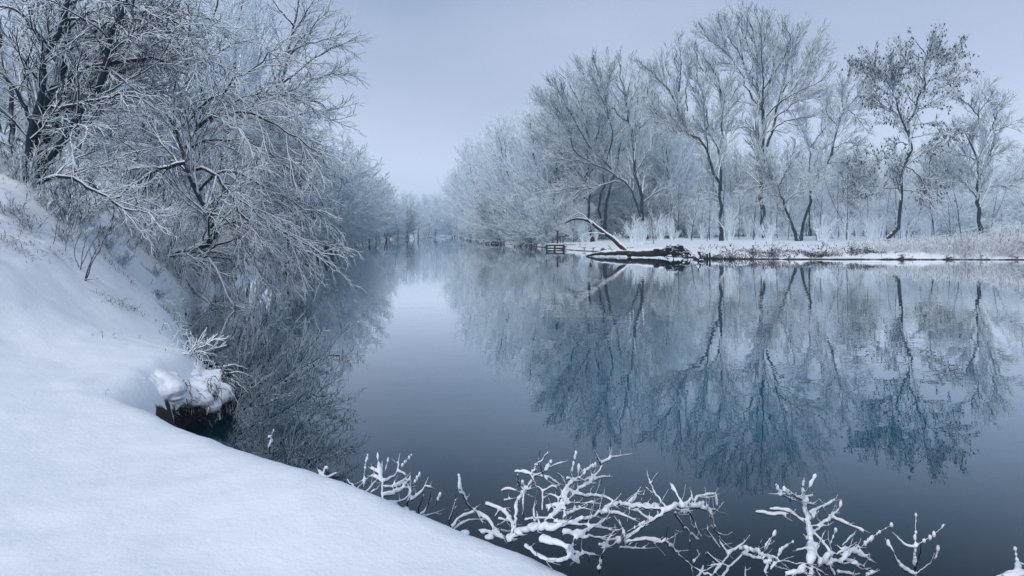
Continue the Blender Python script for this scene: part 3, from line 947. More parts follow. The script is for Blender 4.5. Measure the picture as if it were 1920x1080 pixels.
trunks = [mk(z3, D, rng, 0, .50, .07, [(716, 925), (700, 780), (690, 680), (683, 600), (700, 450), (660, 300), (600, 190), (560, 140)])]
limbs = [mk(z3, D, rng, .4, .15, .03, p) for p in [[(690, 660), (620, 560), (540, 480), (440, 440)], [(690, 560), (740, 400), (740, 240), (700, 120)], [(700, 450), (620, 360), (520, 290), (460, 240)],
                                                  [(685, 620), (760, 520), (840, 400)], [(690, 720), (600, 680), (500, 660)], [(660, 300), (680, 180), (650, 100)]]]
hero("bare_tree", "dark-stemmed tree rising behind the arched branch of the fallen trunk", "tree", trunks[0][0][0].copy(), trunks, limbs, across(D, 1.0, .05, 1.0), rng, M_TWIGR)
rng = np.random.default_rng(30)
D = 94.0
trunks = [mk(z3, D, rng, 0, .45, .08, [(770, 870), (776, 740), (790, 660), (830, 560), (850, 420), (870, 250), (900, 120)]),
          mk(z3, D, rng, 0, .36, .08, [(755, 850), (745, 740), (765, 640), (770, 500), (740, 330), (680, 200)])]
limbs = [mk(z3, D, rng, .4, .14, .03, p) for p in [[(850, 500), (930, 400), (1010, 300)], [(770, 560), (690, 480), (640, 340)], [(860, 320), (800, 200), (800, 90)]]]
hero("bare_tree", "twin-stemmed tree standing in a narrow V behind the fallen trunk", "tree", trunks[0][0][0].copy(), trunks, limbs, across(D, 1.0, .05, .8), rng, M_TWIGR)


# ------------------------------------------------------------------ kinds of tree that stand many times
def generic(name, label, group, seed, height, spread, stems, mat, lean=0.0, dens=1.0, up=.05, tw=1.0, trunkfrac=.9, at0=.14, envz=.56, envh=.46, aang=52):
    rng = np.random.default_rng(seed)
    trunks = []
    for s in range(stems):
        a = rng.uniform(0, 6.28); off = 0.0 if stems == 1 else .25
        p = [np.array([off * math.cos(a), off * math.sin(a), -.4])]
        d = np.array([math.cos(a) * (lean if stems == 1 else .28 + lean), math.sin(a) * (lean if stems == 1 else .28 + lean), 1.0])
        if stems == 1: d[:2] = (lean, 0)
        for k in range(6):
            d = d + rng.normal(0, .09, 3) * np.array([1, 1, .3])
            p.append(p[-1] + nrm(d) * height * trunkfrac / 6)
        trunks.append((np.array(p), height * (.017 if stems == 1 else .013), height * .003))
    tw *= 1.15
    env = (np.array([lean * height * .35, 0, height * envz]), np.array([spread, spread, height * envh]))
    lv = [dict(dens=2.2 * dens, t0=.12, ang=42, ratio=.5, Lmin=.8, Lmax=3.6, n=5, wig=.10, trop=up, rr=.5, rmin=.03 * tw, rtip=.02 * tw, env=env, sides=4, kmax=16),
          dict(dens=2.6 * dens, t0=.12, ang=40, ratio=.5, Lmin=.5, Lmax=1.8, n=4, wig=.12, trop=up, rr=.6, rmin=.024 * tw, rtip=.018 * tw, env=env, sides=3, kmax=11),
          dict(dens=5.4 * dens, t0=.1, ang=40, ratio=.5, Lmin=.35, Lmax=1.0, n=3, wig=.12, trop=up, rr=.7, rmin=.02 * tw, rtip=.015 * tw, sides=3, kmax=8)]
    auto = dict(dens=1.5, t0=at0, ang=aang, ratio=.62, Lmin=1.5, Lmax=height * .55, n=8, wig=.08, trop=up + .02, rr=.6, rmin=.05, rtip=.025, env=env, kmax=26, fall=.45)
    root, _ = hero(name, label, "tree", (0, 0, 0), trunks, [], lv, rng, mat, auto=auto, tsc=.75, tr_mat=M_TRUNKF)
    root["group"] = group
    return root


G_FAR = "frosted trees lining the river towards the bend"
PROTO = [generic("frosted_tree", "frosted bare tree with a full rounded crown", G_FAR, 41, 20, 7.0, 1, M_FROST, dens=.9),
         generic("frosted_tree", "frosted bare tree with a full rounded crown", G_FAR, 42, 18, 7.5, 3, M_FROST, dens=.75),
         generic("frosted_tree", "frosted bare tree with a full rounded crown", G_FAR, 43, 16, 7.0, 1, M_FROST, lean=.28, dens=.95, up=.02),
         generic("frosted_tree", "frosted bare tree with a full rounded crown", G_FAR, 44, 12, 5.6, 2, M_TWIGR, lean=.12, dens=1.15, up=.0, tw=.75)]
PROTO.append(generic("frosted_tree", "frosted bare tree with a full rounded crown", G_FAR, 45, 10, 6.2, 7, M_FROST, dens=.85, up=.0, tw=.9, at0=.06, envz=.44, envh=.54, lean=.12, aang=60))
PH = [20, 18, 16, 12, 9.5]
used = set()


KIND_WORDS = ["tall single-stemmed frosted tree", "three-stemmed frosted tree", "slanting frosted tree", "small twin-stemmed frosted tree", "low dome-shaped frosted tree"]
ZONES = {
    "r": [(860, "at the very bend of the river on the far bank"), (900, "on the far bank just before the river bends"), (985, "on the far bank around the low distant platform"),
          (1085, "on the far bank behind the railed fishing platform"), (1165, "behind the arched branch of the fallen trunk"), (9999, "behind the root plate of the fallen trunk")],
    "b": [(1300, "in the wood beside the slender forked tree"), (1385, "in the wood behind the slender forked tree"), (1475, "in the wood behind the tallest tree across the river"), (1600, "in the wood behind the thin slanting tree"),
          (1690, "in the wood just before the leafy tree"), (1765, "in the wood behind the leafy tree"), (1850, "in the wood behind the crooked tree"), (9999, "in the wood behind the tall reeds")],
    "l": [(590, "at the water just past the fan-branched tree"), (645, "on the near bank a little beyond the fan-branched tree"), (690, "where the near bank starts to curve away"), (740, "halfway along the near bank to the bend"),
          (800, "far along the near bank towards the bend"), (9999, "on the near bank at the bend itself")],
    "n": [(100, "on the slope beside the dark many-stemmed tree"), (215, "in the wood behind the dark many-stemmed tree"), (345, "in the wood between many-stemmed tree and leaning tree"), (440, "in the wood behind the leaning tree"), (9999, "between the leaning tree and the fan-branched tree")]}


def zone_label(zone, px, words):
    for lim, txt in ZONES[zone]:
        if px < lim: return words + " " + txt


def place(kind, px, D, top, label, group, side, rz=None, wid=1.0):
    """a tree whose foot is seen at column px at distance D and whose top reaches photo row top"""
    x = (px - 960) / F * D
    z = float(h_right(x, D)[0]) if side == 'r' else float(h_left(np.array([x]), np.array([float(D)]))[0])
    if z < 0: z = 0.0
    label = zone_label(label, px, KIND_WORDS[kind])
    ht = H - (top - HY) / F * D - z
    s = ht / (PH[kind] * 1.0)
    rz = random.uniform(0, 6.28) if rz is None else rz
    loc = (x, D, z - .05)
    if kind not in used:
        used.add(kind)
        o = PROTO[kind]; o.location = loc; o.rotation_euler = (0, 0, rz); o.scale = (s * wid, s * wid, s); o["label"] = label; o["group"] = group
        return o
    return copy_tree(PROTO[kind], loc, rz, (s * wid, s * wid, s), label, group)


GR = "frosted trees along the far bank between the fallen trunk and the bend"
LR_ = "frosted bare tree with tangled white twigs on the far bank between fallen trunk and bend"
for k, px, D, top in [(1, 1050, 97, 152), (0, 1108, 99, 118), (1, 1168, 101, 112), (0, 1216, 104, 145), (1, 1012, 104, 178), (0, 950, 128, 212), (1, 1275, 100, 170), (0, 1040, 98, 165), (1, 1000, 108, 195), (0, 965, 122, 205), (2, 935, 135, 222), (1, 925, 150, 235), (0, 905, 175, 262), (1, 885, 205, 300), (2, 872, 235, 318), (0, 862, 290, 345),
                      (1, 1090, 112, 135), (0, 1160, 118, 130), (1, 1225, 120, 160), (2, 1010, 118, 240), (3, 985, 112, 320), (3, 940, 130, 345), (3, 1050, 100, 330), (3, 1100, 96, 340), (3, 900, 170, 360), (3, 880, 215, 372),
                      (0, 1060, 135, 150), (0, 980, 150, 200), (2, 915, 190, 270), (3, 1150, 100, 330), (3, 1200, 98, 340), (1, 1255, 110, 200), (3, 1235, 92, 330), (2, 860, 330, 355)] + \
        [(4, px_, D_, t_) for px_, D_, t_ in [(1075, 92, 372), (1030, 96, 360), (1000, 104, 352), (970, 114, 350), (945, 128, 355), (925, 142, 362), (905, 165, 375), (890, 195, 385), (875, 240, 392), (866, 290, 400), (1110, 100, 350), (1150, 106, 340), (1190, 100, 345), (1225, 98, 350),
                                              (850, 345, 385), (858, 380, 380), (1020, 125, 300), (980, 135, 300), (950, 160, 320), (1080, 120, 290), (1250, 104, 330), (895, 220, 340)]]:
    place(k, px, D, top, 'r', GR, 'r')
GB = "frosted smaller trees behind the tall ones on the far bank"
LB_ = "smaller frosted tree filling the gaps behind the tall dark trunks on the far bank"
bk = [(1290, 108, 255, 1), (1330, 116, 265, 0), (1375, 104, 262, 3), (1400, 112, 250, 1), (1445, 108, 290, 3), (1470, 120, 240, 0), (1500, 104, 295, 3), (1530, 112, 252, 1), (1560, 120, 262, 0), (1595, 104, 262, 3),
      (1625, 112, 262, 1), (1650, 98, 268, 3), (1690, 110, 278, 0), (1725, 100, 250, 3), (1760, 108, 240, 1), (1795, 98, 268, 3), (1820, 108, 262, 0), (1850, 98, 300, 3), (1875, 108, 292, 1), (1910, 98, 262, 2), (1950, 104, 262, 0),
      (2000, 98, 262, 1), (2060, 96, 250, 0), (2130, 90, 240, 1), (1310, 140, 275, 0), (1420, 140, 285, 1), (1540, 140, 285, 0), (1660, 138, 290, 1), (1780, 138, 288, 0), (1890, 138, 292, 1)] + [(px_, D_, t_, 4) for px_, D_, t_ in [(1285, 98, 350), (1320, 92, 372), (1362, 102, 348), (1400, 96, 360), (1440, 104, 345), (1475, 94, 368), (1512, 100, 352), (1550, 94, 365), (1590, 100, 345), (1630, 92, 360), (1670, 98, 340), (1705, 88, 360), (1745, 94, 345),
                                  (1785, 88, 350), (1822, 94, 340), (1860, 88, 350), (1900, 90, 335), (1940, 86, 340), (1300, 124, 320), (1360, 126, 310), (1420, 124, 320), (1480, 126, 312), (1540, 124, 318), (1600, 126, 310), (1660, 124, 312), (1720, 122, 308), (1780, 122, 312), (1840, 120, 310), (1900, 120, 305)]]
for px, D, top, k in bk:
    place(k, px, D, top + random.uniform(-8, 12), 'b', GB, 'r')
GL = "frosted trees crowding the near bank towards the bend"
LL_ = "frosted tree crowding the wooded bank between the fan-shaped tree and the bend"
for k, px, D, top in [(2, 560, 56, 225), (3, 600, 58, 280), (1, 590, 66, 250), (0, 600, 76, 235), (2, 620, 80, 285), (3, 640, 84, 330), (1, 640, 96, 300), (0, 665, 112, 320), (3, 662, 118, 360), (1, 690, 135, 330), (0, 705, 150, 330),
                      (2, 715, 165, 345), (1, 725, 180, 335), (0, 745, 205, 345), (3, 730, 200, 380), (1, 765, 240, 352), (0, 785, 270, 355), (2, 800, 300, 356), (1, 815, 330, 360), (0, 830, 360, 358), (1, 845, 400, 362), (0, 860, 430, 360),
                      (0, 650, 130, 315), (1, 620, 105, 290), (0, 580, 90, 240), (1, 755, 300, 350), (0, 720, 230, 335), (1, 690, 190, 325), (0, 800, 440, 358), (1, 830, 450, 360), (3, 780, 258, 385), (3, 810, 330, 388), (3, 760, 226, 380), (3, 700, 142, 375)] + \
        [(4, px_, D_, t_) for px_, D_, t_ in [(575, 62, 350), (600, 70, 360), (618, 78, 345), (632, 88, 365), (645, 98, 370), (655, 110, 372), (664, 122, 378), (674, 138, 385), (684, 152, 385), (694, 172, 392), (712, 190, 398), (728, 214, 400), (745, 240, 400), (762, 262, 402), (780, 285, 404), (798, 310, 406), (814, 335, 408), (828, 362, 408), (840, 390, 408), (848, 420, 408), (700, 210, 375), (735, 250, 378), (780, 320, 382), (820, 380, 384), (560, 54, 370)]]:
    place(k, px, D, top, 'l', GL, 'l')
for px, D, top in [(606, 62, 245), (614, 68, 262), (624, 76, 280), (634, 84, 292), (644, 94, 304), (652, 104, 314), (664, 118, 320), (676, 134, 326), (690, 152, 332), (600, 58, 300), (620, 72, 330), (640, 90, 345)]:
    place(2, px, D, top, 'l', GL, 'l', rz=random.uniform(-.5, .5), wid=1.15)
GN = "frosted trees behind the dark tree and the leaning one"
LN_ = "frosted tree filling the wood behind the many-stemmed tree on the slope"
for k, px, D, top in [(1, 60, 30, -60), (0, 180, 34, -70), (2, 270, 30, -20), (3, 120, 23, 60), (3, 230, 26, 90), (1, 330, 38, -80), (0, 420, 42, -60), (3, 350, 30, 120), (3, 430, 32, 160), (3, 480, 38, 170), (2, 500, 44, 120), (3, 530, 46, 230),
                      (1, -60, 26, -60), (0, -160, 30, -80), (3, 20, 20, 60), (3, 380, 26, 260), (3, 560, 52, 310), (0, 240, 48, -20), (1, 460, 60, 40)]:
    place(k, px, D, top, 'n', GN, 'l')


# ------------------------------------------------------------------ shrubs and saplings
def shrub(name, label, group, seed, height, stems, spread, mat, tw=1.0, dens=1.0, sap=False):
    rng = np.random.default_rng(seed)
    P = []
    for s in range(stems):
        a = rng.uniform(0, 6.28); out = rng.uniform(.05, 1) * spread
        p0 = np.array([math.cos(a) * out * .25, math.sin(a) * out * .25, -.15])
        p2 = np.array([math.cos(a) * out, math.sin(a) * out, height * rng.uniform(.6, 1)])
        p1 = (p0 + p2) / 2 + np.array([-.15 * out * math.cos(a), -.15 * out * math.sin(a), height * .12]) + rng.normal(0, .05 * height, 3)
        P.append(resample([p0, p1, p2], 8, .012, rng))
    P = np.array(P)
    R = np.array([rad_line(8, height * .008 * tw + .004, .006 * tw) for _ in P])
    root = thing(name, label, "shrub", (0, 0, 0), group)
    link("stems", tubes_mesh("stems", [(P, R, 5)], mat), root)
    a1 = grow(P, R, rng, dens=4.0 * dens / height * 2, t0=.2, ang=40, ratio=.4, Lmin=.12 * height, Lmax=.4 * height, n=5, wig=.12, trop=.03, rr=.6, rmin=.009 * tw, rtip=.006 * tw)
    a2 = grow(*a1, rng, dens=9 * dens / height * 2, t0=.15, ang=40, ratio=.5, Lmin=.06 * height, Lmax=.2 * height, n=3, wig=.12, trop=.03, rr=.7, rmin=.008 * tw, rtip=.006 * tw, kmax=6)
    link("twigs", tubes_mesh("twigs", [(a1[0], a1[1], 3), (a2[0], a2[1], 3)], mat), root)
    print("SHRUB", name, len(a1[0]), len(a2[0]))
    return root


def sapling(label, group, seed, height):
    rng = np.random.default_rng(seed)
    p = [np.array([0, 0, -.2])]; d = np.array([rng.normal(0, .1), rng.normal(0, .1), 1.0])
    for k in range(7):
        d = d + rng.normal(0, .06, 3); p.append(p[-1] + nrm(d) * height / 7)
    P = np.array([resample(p, 12)]); R = np.array([rad_line(12, .055, .015)])
    root = thing("sapling", label, "sapling", (0, 0, 0), group)
    link("stem", tubes_mesh("stem", [(P, R, 5)], M_TRUNK), root)
    a1 = grow(P, R, rng, dens=3.2, t0=.2, ang=40, ratio=.3, Lmin=.6, Lmax=2.2, n=5, wig=.09, trop=.08, rr=.55, rmin=.018, rtip=.012)
    a2 = grow(*a1, rng, dens=2.6, t0=.15, ang=36, ratio=.45, Lmin=.35, Lmax=.9, n=3, wig=.1, trop=.05, rr=.7, rmin=.015, rtip=.011, kmax=6)
    link("twigs", tubes_mesh("twigs", [(a1[0], a1[1], 3), (a2[0], a2[1], 3)], M_TWIGR), root)
    return root


def scatter(protos, spots, label, group, words=None):
    """label: fixed text, or words(px, D) gives each its own"""
    for i, (loc, sc) in enumerate(spots):
        k = i % len(protos)
        lab_ = words(960 + loc[0] / loc[1] * F, loc[1]) if words else label
        if i < len(protos):
            o = protos[k]; o.location = tuple(float(v) for v in loc); o.rotation_euler = (0, 0, random.uniform(0, 6.28)); o.scale = (sc, sc, sc)
            o["label"] = lab_; o["group"] = group
        else:
            copy_tree(protos[k], loc, random.uniform(0, 6.28), sc, lab_, group)


# thin saplings of the far bank
g = "thin frosted saplings standing among the trunks of the far bank"
lab = "thin frosted sapling among the tall trunks of the far bank"
pr = [sapling(lab, g, 71 + k, hh) for k, hh in enumerate((7.5, 6.5, 8.5, 5.5))]
spots = []
for k in range(84):
    px = random.uniform(1225, 1935); D = random.uniform(72, 112)
    x = (px - 960) / F * D
    spots.append(((x, D, float(h_right(x, D)[0])), random.uniform(.6, 1.15)))
scatter(pr, spots, lab, g, lambda px, D: zone_label('b', px, 'thin frosted sapling'))
# shrubs of the far bank
g = "snowy shrubs on the far bank"
lab = "snow-whitened shrub growing along the far bank"
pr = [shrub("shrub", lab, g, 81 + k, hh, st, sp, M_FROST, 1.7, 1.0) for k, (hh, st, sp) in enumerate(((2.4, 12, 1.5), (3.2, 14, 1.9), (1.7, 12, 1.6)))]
spots = []
for k in range(90):
    px = random.uniform(870, 1930); t = random.random()
    if px < 1240:
        D = np.interp(px, [860, 940, 1040, 1100, 1240], [300, 134, 92, 80, 70]) * random.uniform(1.01, 1.2)
    else:
        D = random.uniform(68, 100)
    x = (px - 960) / F * D
    spots.append(((x, D, float(h_right(x, D)[0])), random.uniform(.6, 1.15) * (1 if D < 130 else 1.6)))
scatter(pr, spots, lab, g, lambda px, D: zone_label('b' if px > 1240 else 'r', px, 'snow-whitened low shrub'))
# brush along the near bank's edge
g = "snowy brush hanging over the water along the near bank"
lab = "snow-covered brush at the water's edge under the leaning tree"
pr = [shrub("shrub", lab, g, 91 + k, hh, st, sp, M_TWIG, .9, 1.1) for k, (hh, st, sp) in enumerate(((1.5, 14, 1.3), (1.1, 14, 1.2), (1.9, 14, 1.3)))]
spots = []
LS = LEFT_S
for k in range(56):
    D = random.uniform(17, 60) if k > 14 else random.uniform(17, 26)
    xs = np.interp(D, LEFT[14:, 1], LEFT[14:, 0])
    x = xs - random.uniform(-.1, 1.0) * (1 + D / 30)
    z = max(0.0, float(h_left(np.array([x]), np.array([D]))[0]))
    spots.append(((x, D, z), random.uniform(.6, 1.1) * (1 + max(0, D - 25) / 50)))
scatter(pr, spots, lab, g, lambda px, D: 'snow-covered brush at the water under the leaning tree' if D < 23 else 'snow-covered brush at the water just beyond the leaning tree' if D < 32 else 'snowy brush at the water by the fan-branched tree' if D < 46 else 'snowy brush at the water past the fan-branched tree')
g = "snowy brush on the slope under the many-stemmed tree"
lab = "tangled snowy brush on the slope under the many-stemmed tree"
pr = [shrub("shrub", lab, g, 96 + k, hh, st, sp, M_TWIG, .55, 1.2) for k, (hh, st, sp) in enumerate(((.62, 14, .8), (.5, 12, .75)))]
spots = []
for k in range(18):
    px, py = random.choice([(70, 395), (100, 400), (130, 405), (160, 405), (40, 370), (150, 385), (130, 375), (20, 360)])
    D = random.uniform(10.8, 15.5)
    x = (px + random.uniform(-22, 22) - 960) / F * D
    spots.append(((x, D, float(h_left(np.array([x]), np.array([D]))[0])), random.uniform(.6, 1.2)))
scatter(pr, spots, lab, g)


# small tangles beside the path


def ground_hit(px, py):
    Ds = np.linspace(5.5, 22, 240)
    xs = (px - 960) / F * Ds; zs = H - (py - HY) / F * Ds
    k = np.argmax(zs <= h_left(xs, Ds))
    return np.array([xs[k], Ds[k], zs[k]])


g = "small snowy tangles beside the path on the near bank"
for px, py, lab, sc in [(192, 448, "small snowy tangle just below the many-stemmed tree's brush", .7), (222, 446, "small snowy tangle where the path climbs out of sight", .6), (246, 470, "small snowy tangle on the slope side of the path, uppermost", .6),
                        (228, 500, "low snowy tangle between path and tallest bare shrub", .5), (292, 520, "low snowy tangle on the water side of the path", .55), (300, 560, "low snowy tangle on the path's edge above the water", .5),
                        (122, 455, "snowy tangle on the steep slope above the bare shoots", .55), (60, 436, "snowy tangle high on the slope at the photo's edge", .6), (205, 470, "thin snowy tangle beside the tallest bare shrub's tips", .5), (318, 590, "low snowy tangle just before the spiky plastered shrub", .45), (24, 410, "snowy tangle uppermost on the open slope", .6)]:
    p_ = ground_hit(px, py)
    copy_tree(pr[len(lab) % 2], p_, random.uniform(0, 6.28), sc, lab, g)

# the bare shoots on the slope
def shoots(name, label, px, py, D, seed, lines, r=.007):
    rng = np.random.default_rng(seed)
    b = W(px, py, D)
    b[2] = float(h_left(b[:1], b[1:2])[0])
    root = thing(name, label, "shrub", b)
    P = []
    for pts in lines:
        q = poly3(pts, D, rng, .25)
        P.append(resample(q + (b - W(px, py, D))[None], 9, .006, rng))
    P = np.array(P); R = np.array([rad_line(9, r, r * .4) for _ in P])
    link("stems", tubes_mesh("stems", [(P, R, 5)], M_LIMB, b), root)
    a1 = grow(P, R, rng, dens=5, t0=.3, ang=40, ratio=.3, Lmin=.06, Lmax=.3, n=4, wig=.1, trop=.04, rr=.6, rmin=.003, rtip=.002)
    link("twigs", tubes_mesh("twigs", [(a1[0], a1[1], 3)], M_LIMB, b), root)


z5 = zmap(0, 360, 2.16)
c5 = lambda L_: [[z5(p) for p in l] for l in L_]
shoots("bare_shrub", "tallest sparse dark shrub standing bare on the snowy slope", 160, 566, 9.3, 5,
       c5([[(345, 450), (370, 380), (410, 300), (440, 240), (470, 190)], [(345, 450), (350, 420), (385, 330), (430, 260)], [(345, 440), (380, 437), (400, 435)]]), .010)
shoots("bare_shrub", "three thin upright shoots beside the tallest bare shrub on the slope", 150, 556, 9.5, 6,
       c5([[(325, 420), (335, 350), (345, 300), (365, 270)], [(320, 410), (300, 340), (330, 260)], [(330, 400), (370, 320), (400, 270)], [(268, 445), (300, 430), (360, 400)]]), .006)
shoots("bare_shrub", "small curved dark shoot on the slope, nearest the many-stemmed tree", 102, 532, 9.7, 7,
       c5([[(217, 375), (225, 330), (235, 280), (240, 260)], [(222, 345), (250, 330), (300, 280)], [(265, 400), (275, 340), (300, 280)]]), .005)

# snow-laden small shrub at the water's edge
rng = np.random.default_rng(77)
zz = zmap(220, 560, 4.154)
b0 = W(368, 655, 7.9)
root = thing("snowy_shrub", "small snow-plastered shrub of spiky twigs above the undercut bank", "shrub", b0)
P = []
for k in range(26):
    a = rng.uniform(-.5, 2.4); e = rng.uniform(.1, 1.2); l = rng.uniform(.15, .34)
    q0 = b0 + np.array([rng.normal(0, .05), rng.normal(0, .08), -.05])
    d = np.array([math.cos(a) * math.cos(e), -math.sin(a) * math.cos(e) * .5, math.sin(e)])
    P.append(resample([q0, q0 + d * l * .5 + rng.normal(0, .015, 3), q0 + d * l + rng.normal(0, .02, 3)], 8))
P.append(resample([b0, b0 + [.13, -.05, .05], b0 + [.25, -.1, .13], b0 + [.40, -.1, .14]], 8))
P = np.array(P); R = np.array([rad_line(8, .007, .003) for _ in P])
a1 = grow(P, R, rng, dens=16, t0=.3, ang=45, ratio=.35, Lmin=.04, Lmax=.14, n=4, wig=.1, trop=.02, rr=.7, rmin=.003, rtip=.002)
link("twigs", tubes_mesh("twigs", [(P, R, 4), (a1[0], a1[1], 3)], M_TWIG, b0), root)
link("snow", tubes_mesh("snow", [(P + np.array([0, 0, .006]), R * 1.1, 5), (a1[0] + np.array([0, 0, .004]), a1[1] * 1.6, 4)], M_SNOWB, b0), root)


# ------------------------------------------------------------------ snow that has grown into rounded clumps (voxel remesh of tubes and lumps)
def fuse(name, groups, lumps, voxel, mat, base, smooth=4):
    Vs, Fs, o = [], [], 0
    F3 = []
    for P, R, s in groups:
        V, q = tube(P, R, s)
        B, n = R.shape
        # end caps so the shell is closed
        caps0 = (np.arange(B) * n * s)[:, None] + np.arange(s)[None, :]
        caps1 = caps0 + (n - 1) * s
        Vs.append(V); Fs.append(q + o); F3.append((caps0 + o, caps1[:, ::-1] + o)); o += len(V)
    faces = [np.concatenate(Fs)] if Fs else []
    for a, b in F3: faces += [a, b]
    if len(lumps):
        u = np.linspace(0, math.pi, 7); v = np.linspace(0, 2 * math.pi, 10, endpoint=False)
        sp = np.stack([np.sin(u)[:, None] * np.cos(v)[None], np.sin(u)[:, None] * np.sin(v)[None], np.cos(u)[:, None] * np.ones(10)[None]], -1).reshape(-1, 3)
        q = np.array([(i * 10 + j, (i + 1) * 10 + j, (i + 1) * 10 + (j + 1) % 10, i * 10 + (j + 1) % 10) for i in range(6) for j in range(10)])
        LV = np.array([np.asarray(c)[None] + sp * np.asarray(r)[None] for c, r in lumps]).reshape(-1, 3)
        Vs.append(LV)
        faces.append((q[None] + (np.arange(len(lumps)) * 70)[:, None, None] + o).reshape(-1, 4))
    me = mesh_np(name + "_raw", np.concatenate(Vs) - np.asarray(base)[None], faces, mat)
    o_ = bpy.data.objects.new(name + "_raw", me)
    COL.objects.link(o_)
    r = o_.modifiers.new("r", 'REMESH'); r.mode = 'VOXEL'; r.voxel_size = voxel; r.use_smooth_shade = True
    s = o_.modifiers.new("s", 'SMOOTH'); s.factor = 0.5; s.iterations = smooth
    dg = bpy.context.evaluated_depsgraph_get()
    m2 = bpy.data.meshes.new_from_object(o_.evaluated_get(dg))
    m2.name = name
    bpy.data.objects.remove(o_)
    bpy.data.meshes.remove(me)
    if not m2.materials: m2.materials.append(mat)
    print("FUSE", name, len(m2.polygons))
    return m2


za = zmap(560, 780, 2.8235)
zb = zmap(1160, 800, 2.526)
SNOW_SC = 1.0


def laden(name, label, zm, base_px, D0, strokes, seed, lumps=(), voxel=.0052, thin=(), thick=1.0, sticks=()):
    """a snow-laden bush: strokes = (width in photo px, points)"""
    rng = np.random.default_rng(seed)

    def DD(p):
        return D0 + .20 * math.sin(p[0] * .021 + seed) + .15 * math.sin(p[1] * .03 + p[0] * .011) + .0016 * (950 - p[1])

    b0 = W(base_px[0], base_px[1], D0)
    root = thing(name, label, "bush", b0)
    gr, tw = [], []
    for wpx, pts in strokes:
        pp = [zm(p) for p in pts]
        q = np.array([W(p[0], p[1], DD(p)) for p in pp])
        n = max(8, int(sum(math.hypot(pp[i + 1][0] - pp[i][0], pp[i + 1][1] - pp[i][1]) for i in range(len(pp) - 1)) / 5))
        P = resample(q, n, .008, rng)
        T = nrm(np.gradient(P, axis=0))
        hz = 1 - T[:, 2] ** 2
        lump = np.interp(np.arange(n), np.arange(0, n + 2, 2), rng.uniform(-1, 1, len(np.arange(0, n + 2, 2))))
        R = wpx * .5 / F * D0 * thick * (.56 + .24 * hz + .22 * lump) * np.linspace(1.06, .78, n)
        gap = np.interp(np.arange(n), np.arange(0, n + 4, 4), rng.choice([.45, .8, 1, 1, 1.15, 1.3], len(np.arange(0, n + 4, 4))))
        R = R * gap
        R[-2:] *= (.75, .4)
        gr.append((P[None] + np.array([0, 0, 1]) * (R * .55)[None, :, None], R[None], 8))
        tr = rad_line(n, max(.0035, wpx * .22 / F * D0), .0022)
        Pt = P - np.array([0, 0, 1]) * (R * .34)[:, None]
        Pt = np.concatenate([Pt, Pt[-1:] + (Pt[-1:] - Pt[-2:-1]) * rng.uniform(.6, 2.2)])
        tw.append((Pt[None], np.append(tr, .0012)[None], 5))
    if len(gr) > 8:                                   # short side twigs with snow of their own
        kk = max(a.shape[1] for a, _, _ in gr)
        pp_ = np.array([resample(a[0], 16) for a, _, _ in gr]); rr_ = np.array([np.interp(np.linspace(0, 1, 16), np.linspace(0, 1, b.shape[1]), b[0]) for _, b, _ in gr])
        cP, cR = grow(pp_, rr_ * .6, rng, dens=10.0, t0=.2, ang=48, ratio=.4, Lmin=.035, Lmax=.12, n=6, wig=.14, trop=.10, rr=.7, rmin=.0036, rtip=.0026, flat=-.4)
        gr.append((cP, cR * rng.uniform(.75, 1.25, cR.shape), 6))
        tw.append((cP - np.array([0, 0, .004]), np.full(cR.shape, .0018), 3))
    for pts in thin:                                  # wiry shoots strung with beads of snow
        pp = [zm(p) for p in pts]
        q = np.array([W(p[0], p[1], DD(p)) for p in pp])
        P = resample(q, 14, .004, rng)
        tw.append((P[None], rad_line(14, .0026, .0014)[None], 4))
        for k in range(2, 14):
            if rng.random() < .62:
                s = rng.uniform(.005, .010)
                lumps = list(lumps) + [(P[k], (s, s, s * rng.uniform(1.2, 2.2)))]
    for wpx, pts in sticks:
        pp = [zm(p) for p in pts]
        q = np.array([W(p[0], p[1], DD(p)) for p in pp])
        tw.append((resample(q, 10, .006, rng)[None], rad_line(10, wpx * .5 / F * D0, wpx * .3 / F * D0)[None], 7))
    L2 = []
    for l in lumps:
        if len(l) == 3:                               # photo point and size
            p = zm(l[0]); c = W(p[0], p[1], DD(p)); sx, sz = l[1] / F * D0 / 4.6, l[2] / F * D0 / 5.6
            L2.append((c, (sx, sx * .9, sz)))
        else: L2.append(l)
    link("branches", tubes_mesh("branches", tw, M_LIMB, b0), root)
    link("snow", fuse("snow", gr, L2, voxel, M_SNOWB, b0), root)
    return root


